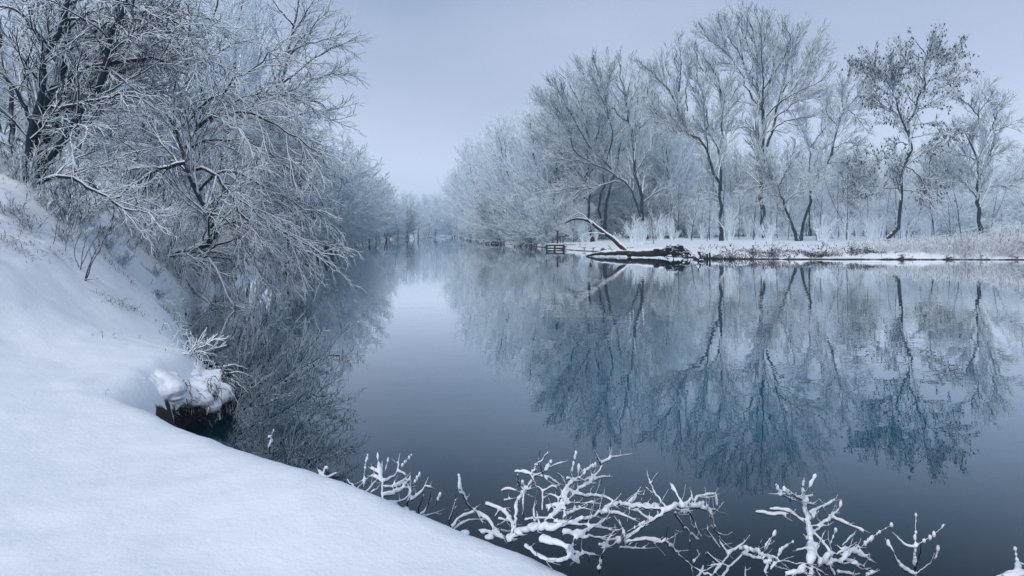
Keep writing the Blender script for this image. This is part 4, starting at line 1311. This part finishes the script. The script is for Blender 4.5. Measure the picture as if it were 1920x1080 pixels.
laden("snowy_bush", "snow-laden spiky bush between the white bank and the big tangled bush", za, (765, 968), 3.95, [
    (6, [(258, 335), (300, 385), (345, 410), (385, 375), (415, 335)]), (6, [(345, 410), (400, 440), (450, 470)]),
    (9, [(445, 355), (430, 300), (422, 245)]), (8, [(430, 305), (405, 290), (378, 275)]), (8, [(445, 350), (410, 325), (378, 318)]), (8, [(442, 300), (442, 245)]),
    (8, [(450, 345), (500, 320), (522, 290), (530, 230)]), (6, [(522, 292), (570, 310)]), (10, [(445, 350), (440, 410), (450, 470)]),
    (8, [(455, 375), (520, 370), (560, 340), (570, 325)]), (9, [(440, 420), (500, 410), (550, 380), (585, 330)]), (9, [(470, 465), (540, 450), (580, 420), (590, 375)]),
    (11, [(580, 520), (575, 460), (590, 400), (575, 360)]), (8, [(590, 440), (610, 435), (650, 400), (673, 355)]), (6, [(672, 372), (710, 382)]),
    (7, [(640, 525), (635, 490), (655, 440), (658, 405)]), (7, [(645, 520), (670, 500), (690, 450), (697, 422)]), (7, [(655, 530), (700, 520), (742, 505)]),
    (6, [(725, 470), (738, 435)]), (9, [(480, 470), (520, 480), (560, 510)]), (6, [(380, 405), (415, 385)]), (6, [(500, 415), (520, 390), (600, 375)])],
    3, [((560, 500), 46, 30), ((600, 515), 40, 26), ((500, 470), 30, 18), ((455, 460), 26, 22)],
    thin=[[(345, 375), (350, 280), (365, 208)], [(540, 270), (570, 235), (597, 205)], [(458, 290), (475, 225)], [(605, 360), (640, 310)], [(420, 235), (418, 198)], [(725, 465), (745, 420), (757, 405)], [(585, 345), (592, 315)]])

laden("snowy_bush", "largest snow-laden bush, a dense tangle of thick white twigs at the bank's edge", za, (955, 1015), 3.5, [
    (13, [(1110, 665), (1200, 610), (1350, 590), (1480, 560), (1600, 510), (1690, 470), (1800, 482), (1925, 490)]),
    (10, [(845, 310), (855, 380), (890, 460), (940, 505), (1000, 545), (1035, 600), (1090, 650)]),
    (8, [(800, 600), (800, 540), (820, 490), (830, 435)]), (8, [(810, 590), (850, 540), (910, 515), (952, 475)]), (8, [(820, 600), (880, 560), (960, 545), (1000, 552)]),
    (10, [(988, 465), (1060, 490), (1110, 530), (1130, 580), (1130, 640)]), (7, [(1040, 530), (1070, 497), (1115, 485)]), (13, [(955, 605), (1010, 615), (1070, 645)]), (7, [(1060, 545), (1110, 555), (1150, 572)]),
    (9, [(1145, 600), (1150, 480), (1180, 420), (1235, 350), (1240, 290), (1280, 240), (1322, 195)]), (7, [(1145, 295), (1200, 300), (1240, 315), (1310, 320), (1385, 360)]),
    (6, [(1240, 315), (1290, 300), (1340, 262), (1415, 240)]), (7, [(1158, 310), (1170, 370), (1200, 390), (1240, 382)]), (6, [(1075, 395), (1110, 385), (1160, 397)]), (6, [(1088, 445), (1140, 435)]),
    (6, [(1185, 345), (1190, 400), (1188, 520)]), (7, [(1250, 560), (1245, 490), (1255, 432)]), (7, [(1290, 495), (1290, 400), (1258, 370)]), (7, [(1290, 400), (1350, 370), (1372, 400)]),
    (7, [(1320, 500), (1380, 440), (1420, 370), (1480, 320), (1568, 255)]), (7, [(1400, 540), (1430, 440), (1480, 390), (1540, 350), (1600, 280), (1605, 250)]),
    (7, [(1600, 255), (1572, 200)]), (7, [(1600, 250), (1650, 220), (1650, 145)]), (6, [(1650, 222), (1760, 200)]), (7, [(1560, 340), (1600, 325), (1652, 320)]),
    (7, [(1420, 330), (1480, 342), (1560, 322)]), (8, [(1440, 400), (1500, 420), (1560, 420), (1650, 440), (1657, 482)]), (6, [(1372, 305), (1420, 340)]), (7, [(1310, 485), (1400, 470), (1480, 460), (1580, 460)]),
    (6, [(1690, 470), (1760, 460), (1800, 395)]), (7, [(1690, 470), (1780, 500), (1850, 540), (1900, 540)]), (7, [(1640, 512), (1700, 520), (1792, 556)]), (8, [(1350, 560), (1450, 570), (1530, 580), (1670, 605)]),
    (8, [(1400, 620), (1500, 620), (1560, 590), (1630, 540)]), (11, [(1280, 660), (1400, 690), (1440, 745), (1485, 780)]), (10, [(1290, 650), (1400, 680), (1490, 742)]), (8, [(1200, 690), (1280, 750), (1350, 778)]),
    (8, [(1250, 735), (1360, 768), (1440, 750)]), (7, [(1440, 720), (1520, 730), (1590, 738)]), (7, [(1470, 650), (1560, 640), (1640, 660), (1690, 652)]), (8, [(1590, 830), (1600, 760), (1620, 700), (1650, 690), (1720, 640)]),
    (7, [(1700, 695), (1780, 700), (1850, 700)]), (9, [(1590, 682), (1650, 695)]), (7, [(1740, 640), (1850, 570), (1922, 530)]), (8, [(1750, 682), (1800, 652), (1922, 660)]), (6, [(1640, 655), (1672, 603)]),
    (7, [(1300, 560), (1360, 500), (1400, 440), (1440, 380)]), (6, [(1380, 440), (1350, 420), (1320, 412)]), (8, [(1330, 540), (1400, 480), (1420, 400)]), (7, [(1200, 550), (1280, 540), (1380, 550)]), (6, [(1300, 330), (1280, 270)]),
    (7, [(1420, 520), (1500, 490), (1560, 500)])],
    8, [((1180, 610), 70, 34), ((1250, 585), 70, 30), ((1340, 585), 60, 26), ((1130, 640), 60, 32), ((980, 610), 40, 26), ((1010, 640), 50, 22), ((880, 620), 50, 36), ((1690, 655), 34, 40), ((1610, 690), 26, 20), ((1590, 800), 22, 28), ((1440, 350), 26, 20), ((1380, 480), 34, 22)],
    thin=[[(1670, 530), (1720, 610), (1735, 690)], [(1740, 612), (1870, 540)], [(1340, 520), (1400, 500), (1520, 470), (1630, 420)], [(1445, 300), (1455, 250), (1468, 195)], [(1490, 300), (1570, 255)], [(1300, 290), (1335, 240)], [(1480, 300), (1483, 268)]])

laden("snowy_branch", "zigzag snow-covered branch reaching over the dark water beside the largest bush", zb, (1395, 1078), 3.65, [
    (8, [(-20, 360), (100, 380), (230, 385), (300, 365), (350, 350), (380, 332), (460, 320)]), (7, [(300, 365), (270, 310), (245, 270)]), (5, [(225, 385), (170, 310), (140, 235)]), (6, [(50, 360), (95, 300)]),
    (9, [(300, 370), (380, 385), (430, 410), (450, 470), (480, 540), (520, 600)]), (8, [(515, 605), (560, 575), (602, 538)]), (5, [(480, 575), (440, 520), (415, 488)]), (5, [(380, 385), (440, 388), (497, 410)]),
    (7, [(310, 390), (350, 430), (368, 500)]), (7, [(268, 405), (310, 480), (385, 542)]), (8, [(248, 390), (150, 450), (40, 530)]), (9, [(520, 600), (490, 650), (440, 705)]), (6, [(490, 652), (430, 657)]),
    (8, [(215, 540), (290, 610), (360, 670), (440, 705)]), (6, [(355, 640), (382, 605)]), (7, [(40, 545), (120, 535), (208, 545), (230, 490)]), (6, [(350, 348), (345, 315)]), (9, [(440, 700), (430, 760)])],
    4, [((240, 385), 30, 18), ((300, 370), 30, 18), ((450, 470), 22, 22)], thin=[[(0, 440), (40, 540)], [(280, 410), (340, 385), (400, 358)], [(460, 325), (468, 370)]],
    sticks=[(6, [(480, 720), (540, 650), (600, 590)]), (5, [(415, 595), (470, 640), (520, 660)]), (6, [(370, 720), (390, 690), (400, 660)])])

laden("snowy_bush", "upright snow-laden bush with a thick white stem standing in the dark water", zb, (1520, 1100), 3.45, [
    (15, [(905, 760), (912, 640), (912, 560), (900, 470), (885, 380), (872, 315)]), (6, [(870, 345), (800, 320), (728, 318)]), (7, [(785, 292), (860, 345)]), (7, [(765, 320), (860, 362)]), (7, [(880, 330), (922, 328)]), (8, [(885, 362), (932, 368)]),
    (10, [(650, 402), (740, 415), (825, 408)]), (9, [(715, 388), (800, 398), (850, 432), (892, 448)]), (9, [(905, 410), (960, 380), (1027, 350)]), (8, [(905, 475), (960, 460), (1010, 430), (1045, 385)]), (8, [(1010, 430), (1080, 460), (1165, 492)]),
    (7, [(920, 500), (960, 540), (1000, 600), (1020, 710)]), (6, [(912, 520), (950, 480), (1000, 462)]), (9, [(575, 580), (640, 590), (720, 620), (800, 640), (892, 648)]), (8, [(590, 605), (650, 625), (700, 640), (700, 700)]),
    (6, [(600, 720), (600, 672)]), (6, [(840, 585), (892, 575)]), (9, [(950, 655), (1000, 605), (1100, 590), (1150, 572)]), (9, [(1030, 560), (1060, 580), (1120, 600), (1212, 642)]), (6, [(1140, 585), (1182, 632)]),
    (8, [(940, 560), (932, 600), (960, 632)]), (9, [(960, 652), (1040, 640), (1120, 645), (1192, 692)]), (8, [(1020, 705), (990, 650)]), (9, [(1040, 690), (1120, 702)]), (10, [(790, 700), (850, 692), (905, 700)]), (8, [(880, 665), (825, 705)]),
    (5, [(1060, 562), (1115, 505)]), (7, [(720, 672), (752, 640)]), (7, [(890, 650), (960, 690), (1010, 720)]), (6, [(920, 430), (935, 400)]), (8, [(1170, 705), (1222, 685)])],
    5, [((880, 345), 40, 30), ((900, 430), 26, 34), ((1010, 425), 30, 24), ((910, 600), 26, 60), ((1070, 600), 50, 20), ((700, 640), 30, 22), ((930, 560), 40, 26), ((1110, 640), 46, 16)],
    thin=[[(1150, 570), (1220, 510), (1292, 465)], [(690, 590), (705, 555), (742, 498)], [(750, 620), (772, 580), (825, 545)], [(1045, 385), (1054, 355)], [(1000, 560), (1028, 490)], [(870, 320), (878, 240)], [(890, 305), (933, 225)], [(740, 265), (770, 320)], [(875, 510), (930, 570)], [(780, 290), (800, 310)]])

laden("snowy_bush", "small wiry snow-beaded shoots apart from the upright bush over dark water", zb, (1720, 1090), 3.5, [
    (8, [(1415, 740), (1400, 700), (1360, 680), (1315, 632), (1297, 590), (1277, 552)]), (7, [(1400, 690), (1420, 620), (1430, 580)]), (4, [(1405, 700), (1480, 640), (1500, 600)]), (6, [(1405, 575), (1360, 560), (1302, 505)]), (6, [(1400, 575), (1435, 550)])],
    6, [((1400, 690), 26, 18), ((1405, 565), 22, 10)], thin=[[(1400, 680), (1405, 570), (1408, 418)], [(1420, 555), (1480, 520), (1548, 462)], [(1480, 640), (1505, 600), (1516, 564)], [(1280, 560), (1276, 548)]], voxel=.005)

laden("snowy_tuft", "small snow clump with a beaded twig farthest from the white bank", zb, (1905, 1075), 3.5, [
    (12, [(1780, 720), (1840, 700), (1925, 680)]), (12, [(1820, 715), (1900, 705), (1960, 690)]), (8, [(1885, 690), (1890, 650), (1925, 655)])],
    9, [((1900, 690), 50, 24), ((1860, 705), 50, 18), ((1895, 660), 24, 22)], thin=[[(1890, 660), (1884, 620), (1878, 578)]])

laden("snowy_twig", "little snow-capped twig poking from the lip of the white bank, farthest from the bushes", zmap(300, 500, 2.7), (508, 850), 4.55, [
    (5, [(555, 945), (552, 900), (545, 912)]), (6, [(553, 862), (575, 895)]), (6, [(548, 862), (560, 858)])], 14,
    [((548, 912), 11, 12), ((565, 885), 9, 15), ((552, 862), 11, 6), ((577, 835), 7, 5)], thin=[[(555, 930), (560, 870), (577, 820)]], voxel=.006)
laden("snowy_twig", "snow-capped twig cluster on the lip of the white bank next to the spiky bush", za, (608, 895), 4.15, [
    (9, [(130, 350), (120, 315), (103, 285)]), (9, [(125, 330), (165, 320), (207, 300)]), (8, [(130, 310), (140, 280), (155, 278)]), (7, [(115, 310), (105, 320)])], 15,
    [((135, 320), 26, 20), ((130, 300), 16, 16)], voxel=.006)

# ------------------------------------------------------------------ the overhanging tussock of dead grass on the undercut bank
rng = np.random.default_rng(55)
b0 = W(330, 730, 6.6)
root = thing("grass_tussock", "dark hanging grass under a lumpy snow cap where the bank is undercut", "grass tussock", b0)


EDGE = resample(np.array([(-3.72, 6.10), (-3.62, 6.30), (-3.45, 6.55), (-3.28, 6.85), (-3.18, 7.08), (-3.24, 7.40), (-3.42, 7.85)]), 60)
TE = nrm(np.gradient(EDGE, axis=0)); OUT = np.stack([TE[:, 1], -TE[:, 0]], 1)


def edge(u, off, z):
    i_ = min(int(u * 59), 58); f_ = u * 59 - i_
    p = EDGE[i_] * (1 - f_) + EDGE[i_ + 1] * f_ + OUT[i_] * off
    return np.array([p[0], p[1], z])


def cap_low(u):
    return .33 + .07 * math.sin(u * 37) + .05 * math.sin(u * 83 + 1) - .10 * math.exp(-((u - .12) / .09) ** 2) + .04 * math.sin(u * 151)


lumps = []
for k in range(1700):
    u = rng.uniform(0, 1)
    q = rng.random()
    if q < .45:                                           # cap along the rim, melting into the snow behind
        off = rng.uniform(-.30, .07)
        pz = edge(u, off, 0)
        z = float(h_left(pz[:1], pz[1:2])[0])
        if off > -.10: pz2 = edge(u, -.12, 0); z = min(.56, max(.43, float(h_left(pz2[:1], pz2[1:2])[0]))) - .02 - .55 * max(0, off + .06)
        if z < .36 or z > .62 or u < .24: continue
        z -= .030
        r = rng.uniform(.04, .085); sq = .42
    else:                                                 # clumps hung on the grass, ragged below
        z = cap_low(u) + abs(rng.normal(0, .085)) + rng.normal(0, .012)
        pz = edge(u, -.16, 0)
        if u < .10 or z > float(h_left(pz[:1], pz[1:2])[0]) - .015: continue
        off = .02 + .10 * (1 - (z - .2) / .35) ** .7 * rng.uniform(.3, 1.0)
        r = rng.uniform(.014, .036); sq = 1.25
    c = edge(u, off, z)
    lumps.append((c, (r * rng.uniform(.8, 1.4), r * rng.uniform(.8, 1.4), r * sq * rng.uniform(.8, 1.2))))
for u in np.linspace(.10, .98, 17):                      # the rounded shelf of snow itself
    pz = edge(u, -.22, 0)
    zt = min(.60, max(.42, float(h_left(pz[:1], pz[1:2])[0])))
    for off, dz in ((-.16, .0), (-.05, -.02), (.035, -.085 - .04 * math.sin(u * 37))):
        lumps.append((edge(u, off + rng.normal(0, .012), zt - .085 + dz + rng.normal(0, .012)), (rng.uniform(.10, .14), rng.uniform(.10, .14), rng.uniform(.075, .095))))
grp = []
for u, o0, z0, o1, z1_ in [(.78, .05, .40, .30, .18), (.84, .04, .42, .34, .34), (.9, .05, .40, .25, .22), (.7, .05, .36, .22, .12), (.55, .05, .36, .16, .14), (.95, .02, .46, .3, .40), (.3, .05, .36, .14, .12), (.62, .05, .4, .22, .26)]:
    a, b = edge(u, o0, z0), edge(min(1, u + rng.normal(0, .04)), o1, z1_)
    P = resample([a, (a + b) / 2 + [0, 0, .03], b], 8, .02, rng)
    grp.append((P[None], rad_line(8, .013, .006)[None], 6))
link("snow", fuse("snow", grp, lumps, .008, M_SNOWB, b0, 8), root)
P = []
for k in range(1300):
    u = rng.uniform(0.0, 1.0)
    z = cap_low(u) + rng.uniform(-.12, .06); l = rng.uniform(.04, .26) * rng.uniform(.4, 1)
    c = edge(u, rng.uniform(.0, .09), z)
    dx = np.append(OUT[min(int(u * 59), 59)], 0) * rng.uniform(-.01, .07) + rng.normal(0, .03, 3) * [1, 1, .3]
    P.append([c, c + dx * .7 + [0, 0, -.2 * l], c + dx + [0, 0, -.6 * l], c + dx * 1.1 + rng.normal(0, .012, 3) + [0, 0, -l]])
P = np.array(P); P[:, :, 2] = np.maximum(P[:, :, 2], -.02)
R = np.tile(np.array([.0035, .0035, .0028, .001]), (len(P), 1)) * rng.uniform(.6, 1.5, (len(P), 1))
g_ = link("hanging_grass", tubes_mesh("hanging_grass", [(P, R, 3)], M_DARKG, b0), root)
g_["kind"] = "stuff"

# ------------------------------------------------------------------ grass blades on the slope, reeds on the far shore
rng = np.random.default_rng(60)
P = []
tufts = [z5(p) + (30, 8.8) for p in [(30, 545), (50, 560), (20, 530), (110, 570)]] + [z5(p) + (18, 9.4) for p in [(240, 440), (225, 425), (500, 370), (530, 360), (470, 520), (500, 550), (520, 560), (460, 415), (60, 275), (80, 260), (20, 290)]] \
    + [z5(p) + (14, 11.0) for p in [(440, 330), (400, 280), (480, 250), (520, 300), (360, 250), (300, 230), (250, 220), (60, 190), (30, 210), (20, 380), (120, 410), (430, 240), (540, 280), (580, 350)]] + [z5(p) + (3, 7.6) for p in [(440, 690), (400, 785), (500, 820), (640, 690)]] + [p + (2, d_) for p, d_ in [((180, 720), 5.7), ((250, 715), 5.9), ((90, 690), 6.1)]]
for px, py, n, D in tufts:
    for k in range(n):
        x, y = (px + rng.normal(0, 11) - 960) / F * D, D + rng.normal(0, .2)
        z = float(h_left(np.array([x]), np.array([y]))[0])
        c = np.array([x, y, z - .02]); l = rng.uniform(.03, .24) * rng.uniform(.4, 1) * (1 if D > 6.5 else .45)
        d = np.array([rng.normal(.4, .9), rng.normal(-.3, .7), 0])
        P.append([c, c + d * l * .25 + [0, 0, l * .45], c + d * l * .7 + [0, 0, l * .55], c + d * l + [0, 0, l * .3]])
P = np.array(P)
o = link("dead_grass", tubes_mesh("dead_grass", [(P, np.tile(np.array([.0032, .003, .0024, .001]), (len(P), 1)), 3)], M_GRASS))
tag(o, "dark dead grass blades poking through the snow of the slope", "grass", kind="stuff")

# grass fringe and twigs along the edge of the path
P = []
for k in range(560):
    D = rng.uniform(7.6, 18)
    xs = np.interp(D, LEFT[14:, 1], LEFT[14:, 0]) - rng.uniform(-.02, .42) * rng.uniform(.3, 1.4)
    z = float(h_left(np.array([xs]), np.array([D]))[0])
    c = np.array([xs, D, z - .02]); l = rng.uniform(.04, .36) * rng.uniform(.5, 1)
    if z < 0.05: z = 0.05
    d = np.array([rng.normal(.35, .8), rng.normal(-.1, .8), 0])
    P.append([c, c + d * l * .25 + [0, 0, l * .5], c + d * l * .7 + [0, 0, l * .5], c + d * l + [0, 0, l * .1]])
P = np.array(P)
o = link("edge_grass", tubes_mesh("edge_grass", [(P, np.tile(np.array([.0045, .0042, .0035, .0015]), (len(P), 1)), 3)], M_TWIG))
tag(o, "snowy grass fringe bending over the water along the edge of the path", "grass", kind="stuff")

P = []
RC = [(rng.uniform(1600, 2080), rng.uniform(0, 7), rng.uniform(.55, 1.35), rng.normal(0, .5), rng.uniform(4, 22)) for _ in range(95)]
for k in range(8000):
    c0 = RC[rng.integers(len(RC))] if k % 4 else (rng.uniform(1640, 2080), rng.uniform(0, 8), rng.uniform(.4, .8), 0, 40)
    px = c0[0] + rng.normal(0, c0[4])
    dn_ = np.interp(px, [1560, 1700, 1850, 2000], [.1, .45, .8, 1.0])
    if rng.random() > dn_: continue
    D = (51.4 if px < 1800 else 50.9) + abs(c0[1] + rng.normal(0, .6))
    x = (px - 960) / F * D
    z = float(h_right(x, D)[0])
    if z < 0: continue
    l = rng.uniform(.4, 1.4) * c0[2] * np.interp(px, [1560, 1700, 1880, 1960], [.55, .75, 1.3, 1.8])
    d = np.array([rng.normal(c0[3], .6), rng.normal(-.3, .5), 0])
    c = np.array([x, D, z - .05])
    bend = rng.uniform(.2, 1.3)
    P.append([c, c + d * l * .2 + [0, 0, l * .5], c + d * l * .55 * bend + [0, 0, l * .9], c + d * l * 1.1 * bend + [0, 0, l * (1.1 - .5 * bend)]])
P = np.array(P)
o = link("reeds", tubes_mesh("reeds", [(P, np.tile(np.array([.018, .016, .014, .008]), (len(P), 1)) * rng.uniform(.6, 1.3, (len(P), 1)), 3)], M_REED))
tag(o, "pale bent reeds and snowy stalks thick along the far shore under the crooked tree", "reeds", kind="stuff")
# dark litter and tufts along the far shore's snow
P = []
for k in range(1300):
    px = rng.uniform(1300, 1660) if k % 3 else rng.choice([1368, 1410, 1450, 1545, 1320, 1600, 1625]) + rng.normal(0, 5)
    D = 52 + abs(rng.normal(0, 1.0)) + (rng.uniform(0, 9) if k % 5 == 0 else 0)
    x = (px - 960) / F * D
    z = float(h_right(x, D)[0])
    if z < 0: z = 0.02
    c = np.array([x, D, z - .02]); l = rng.uniform(.1, .42) * (1 if k % 3 else rng.uniform(1, 2.2)); d = np.array([rng.normal(0, .7), rng.normal(-.4, .4), 0])
    P.append([c, c + d * l * .3 + [0, 0, l * .5], c + d * l * .7 + [0, 0, l * .6], c + d * l + [0, 0, l * .35]])
P = np.array(P)
o = link("shore_weeds", tubes_mesh("shore_weeds", [(P, np.tile(np.array([.022, .022, .018, .01]), (len(P), 1)), 3)], M_DARKG))
tag(o, "dark weeds and litter along the far waterline below the snow", "weeds", kind="stuff")

# ------------------------------------------------------------------ fallen tree with its root plate
rng = np.random.default_rng(65)
zf = zmap(1100, 440, 7.385)
D = 54.0
b0 = W(1258, 480, D)
b0[2] = 0
root = thing("fallen_tree", "fallen tree lying in the shallows with its black root plate lifted and one arched branch", "fallen tree", b0)


def ft(pts, d0=0, dd=0.0):
    return np.array([W(*zf(p), D + d0 + dd * i / max(1, len(pts) - 1)) for i, p in enumerate(pts)])


tp = ft([(1260, 215), (1180, 205), (1080, 235), (900, 255), (720, 262), (560, 248), (430, 255), (250, 262), (150, 262), (60, 285), (0, 305)], 0, 4.5)
tp[:, 2] = np.maximum(tp[:, 2], .02)
TP = resample(tp, 30, .002, rng); TR = rad_line(30, .40, .07)
TR[:5] *= np.linspace(1.25, 1, 5)
tr = link("trunk", tubes_mesh("trunk", [(TP[None], TR[None], 9)], M_WOOD, b0), root)
c_, r_ = snow_cap(TP[4:], TR[4:], rng, lift=.7, k=.55)
link("snow", tubes_mesh("snow", [(c_[None], r_[None], 6)], M_SNOWB, b0), tr)
zq = zmap(880, 390, 4.174)
ap = np.array([W(*zq(p), D + 2.0 + .6 * i) for i, p in enumerate([(1260, 372), (1215, 320), (1160, 275), (1110, 230), (1050, 190), (990, 140), (930, 100), (860, 85), (800, 95), (750, 118)])])
AP = resample(ap, 24, .002, rng); AR = rad_line(24, .26, .05)
br = link("arched_branch", tubes_mesh("arched_branch", [(AP[None], AR[None], 8)], M_WOOD, b0), root)
c_, r_ = snow_cap(AP, AR, rng, lift=.6, k=.6)
link("snow", tubes_mesh("snow", [(c_[None], r_[None], 6)], M_SNOWB, b0), br)
sp_ = [[(990, 200), (940, 195), (890, 215), (865, 270), (880, 320)], [(1060, 205), (1000, 195), (930, 205), (890, 250)], [(960, 125), (900, 60), (850, 40), (760, 90)], [(1180, 390), (1170, 360), (1200, 340), (1240, 345)], [(1090, 290), (1110, 320), (1120, 330)]]
SP = np.array([resample([W(*zq(p), D + 3 + .5 * i) for p in l], 10, .004, rng) for i, l in enumerate(sp_)])
SR = np.array([rad_line(10, .06, .02) for _ in SP])
s1 = grow(SP, SR, rng, dens=2.5, t0=.2, ang=40, ratio=.4, Lmin=.3, Lmax=1.2, n=4, wig=.1, trop=.0, rr=.5, rmin=.018, rtip=.012, zmin=.02)
link("side_branches", tubes_mesh("side_branches", [(SP, SR, 6), (s1[0], s1[1], 3)], M_TWIGR, b0), root)
# root plate: a fan of roots round the butt
RP = []
ctr = W(*zf((1215, 215)), D - .1)
for k in range(60):
    a = rng.uniform(-.1, math.pi + .1); l = rng.uniform(.35, .75) * (1.0 + .9 * max(0, math.cos(a)) ** 2)
    d = np.array([math.cos(a), rng.normal(0, .6), math.sin(a) * .45])
    q0 = ctr + rng.normal(0, .25, 3) * [1.6, 1, .5]
    q1 = q0 + d * l * .5 + rng.normal(0, .06, 3); q2 = q0 + d * l + np.array([rng.normal(0, .15), 0, -l * rng.uniform(.1, .6)])
    RP.append(resample([q0, q1, q2], 7, .05, rng))
for tgt in [(1300, 215), (1360, 230), (1395, 270), (1440, 290), (1180, 300), (1200, 330), (1380, 255)]:
    q2 = W(*zf(tgt), D - .3); q2[2] = max(q2[2], -.1)
    RP.append(resample([ctr, (ctr + q2) / 2 + np.array([0, 0, .22]), q2], 7, .02, rng))
RP = np.array(RP); RR = np.array([rad_line(7, rng.uniform(.05, .15), .02) for _ in RP])
link("root_plate", tubes_mesh("root_plate", [(RP, RR, 6)], M_DARKG, b0), root)
link("butt", fuse("butt", [], [(ctr + rng.normal(0, .3, 3) * [1.5, .8, .45], rng.uniform(.14, .30, 3)) for _ in range(22)], .06, M_DARKG, b0, 2), root)


# ------------------------------------------------------------------ fishing platforms, posts, snag
def box(c, s, rz=0.0):
    v = np.array([(x, y, z) for x in (-.5, .5) for y in (-.5, .5) for z in (-.5, .5)]) * np.asarray(s)[None]
    cs, sn = math.cos(rz), math.sin(rz)
    v = np.stack([v[:, 0] * cs - v[:, 1] * sn, v[:, 0] * sn + v[:, 1] * cs, v[:, 2]], 1)
    return v + np.asarray(c)[None]


def boxes_obj(name, L_, mat, parent):
    V = np.concatenate(L_); f = np.concatenate([bf + 8 * i for i in range(len(L_))])
    return link(name, mesh_np(name, V, [f], mat, False), parent)


def platform(px, py, D, width, depth, rail, label, deck_z=.62):
    x = (px - 960) / F * D
    root = thing("fishing_platform", label, "platform", (x, D, 0))
    n = max(4, int(width / .3))
    for k in range(n):
        boxes_obj("plank", [box((-width / 2 + (k + .5) * width / n, 0, deck_z + random.uniform(-.01, .01)), (width / n - .02, depth, .07))], M_WOOD, root)
    for sx in (-1, -.05, 1):
        for sy in (-1, 1):
            boxes_obj("post", [box((sx * width * .48, sy * depth * .46, deck_z / 2 - .35), (.13, .13, deck_z + .62))], M_WOOD, root)
    for sy in (-1, 1):
        boxes_obj("beam", [box((0, sy * (depth * .5 + .05), deck_z - .14), (width * 1.03, .08, .14))], M_WOOD, root)
        boxes_obj("beam", [box((0, sy * (depth * .5 + .05), .16), (width * 1.03, .08, .14))], M_WOOD, root)
    me_ = fuse("snow", [], [((random.uniform(-.5, .5) * width * .9, random.uniform(-.5, .5) * depth * .85, deck_z + .06), (.22, .22, .07)) for _ in range(40)], .05, M_SNOWB, (0, 0, 0), 2)
    link("snow", me_, root)
    if rail:
        r = [box((width * .30, depth * .3, deck_z + .55), (.10, .10, 1.1)), box((width * .46, depth * .3, deck_z + .55), (.10, .10, 1.1))]
        for b in r: boxes_obj("railing_post", [b], M_WOOD, root)
        boxes_obj("rail", [box((width * .38, depth * .3 - .1, deck_z + 1.0), (width * .3, .07, .1))], M_WOOD, root)
        boxes_obj("pole", [box((width * .15, depth * .45, deck_z + .9), (.22, .22, 1.7))], M_WOOD, root)
    # gangway to the bank
    boxes_obj("gangway", [box((width * .5 + .8, depth * .3, deck_z - .02), (1.8, .45, .07), .12)], M_WOOD, root)


platform(1041, 470, 84.0, 2.2, 1.5, True, "dark wooden fishing platform on posts with a short railing, nearest the fallen tree")
platform(922, 456, 134.0, 2.6, 1.8, False, "low dark wooden platform far along the shore towards the bend", .5)
for k, (px, hh, lab) in enumerate([(1313, .62, "lone leaning post in the shallows beside the root plate"), (1326, .45, "shorter snow-capped post of the close pair by the waterline"), (1331, .55, "taller snow-capped post of the close pair by the waterline")]):
    Dp = 50.5 + .15 * k
    x = (px - 960) / F * Dp
    r = thing("wooden_post", lab, "post", (x, Dp, 0))
    P = np.array([[(0, 0, -.4), (.01, 0, hh * .5), (-.02 - .05 * (k == 0), 0, hh)]], float)
    link("shaft", tubes_mesh("shaft", [(P, np.array([[.075, .07, .065]]), 7)], M_DARKG), r)
    link("snow", fuse("snow", [], [((P[0, -1] + [0, 0, .03]), (.085, .085, .06)), ((P[0, -1] + [.02, 0, .05]), (.06, .06, .05))], .02, M_SNOWB, (0, 0, 0), 2), r)
Dp = 48.0
x = (1309 - 960) / F * Dp
r = thing("snag", "small broken snag with a white snow cap sticking out of the water by the posts", "snag", (x, Dp, 0))
P = np.array([resample(l, 8) for l in ([(0, 0, -.2), (.05, 0, .1), (-.1, 0, .25), (-.22, 0, .32)], [(-.05, 0, -.1), (.1, 0, .05), (.3, 0, .08), (.42, 0, .06)], [(0, 0, 0), (.06, 0, .3), (.02, 0, .6), (-.02, 0, .75)])])
R = np.array([rad_line(8, .07, .03) for _ in P])
link("wood", tubes_mesh("wood", [(P, R, 6)], M_DARKG), r)
link("snow", fuse("snow", [(P[:1, 3:] + np.array([0, 0, .05]), R[:1, 3:] * 1.2, 6), (P[1:2, 2:] + np.array([0, 0, .05]), R[1:2, 2:] * .9, 6)], [((.02, 0, .34), (.09, .09, .16)), ((-.08, 0, .28), (.08, .08, .06))], .025, M_SNOWB, (0, 0, 0), 2), r)

print("TRIS", sum(len(m.polygons) * 2 for m in bpy.data.meshes), "OBJ", len(bpy.data.objects))
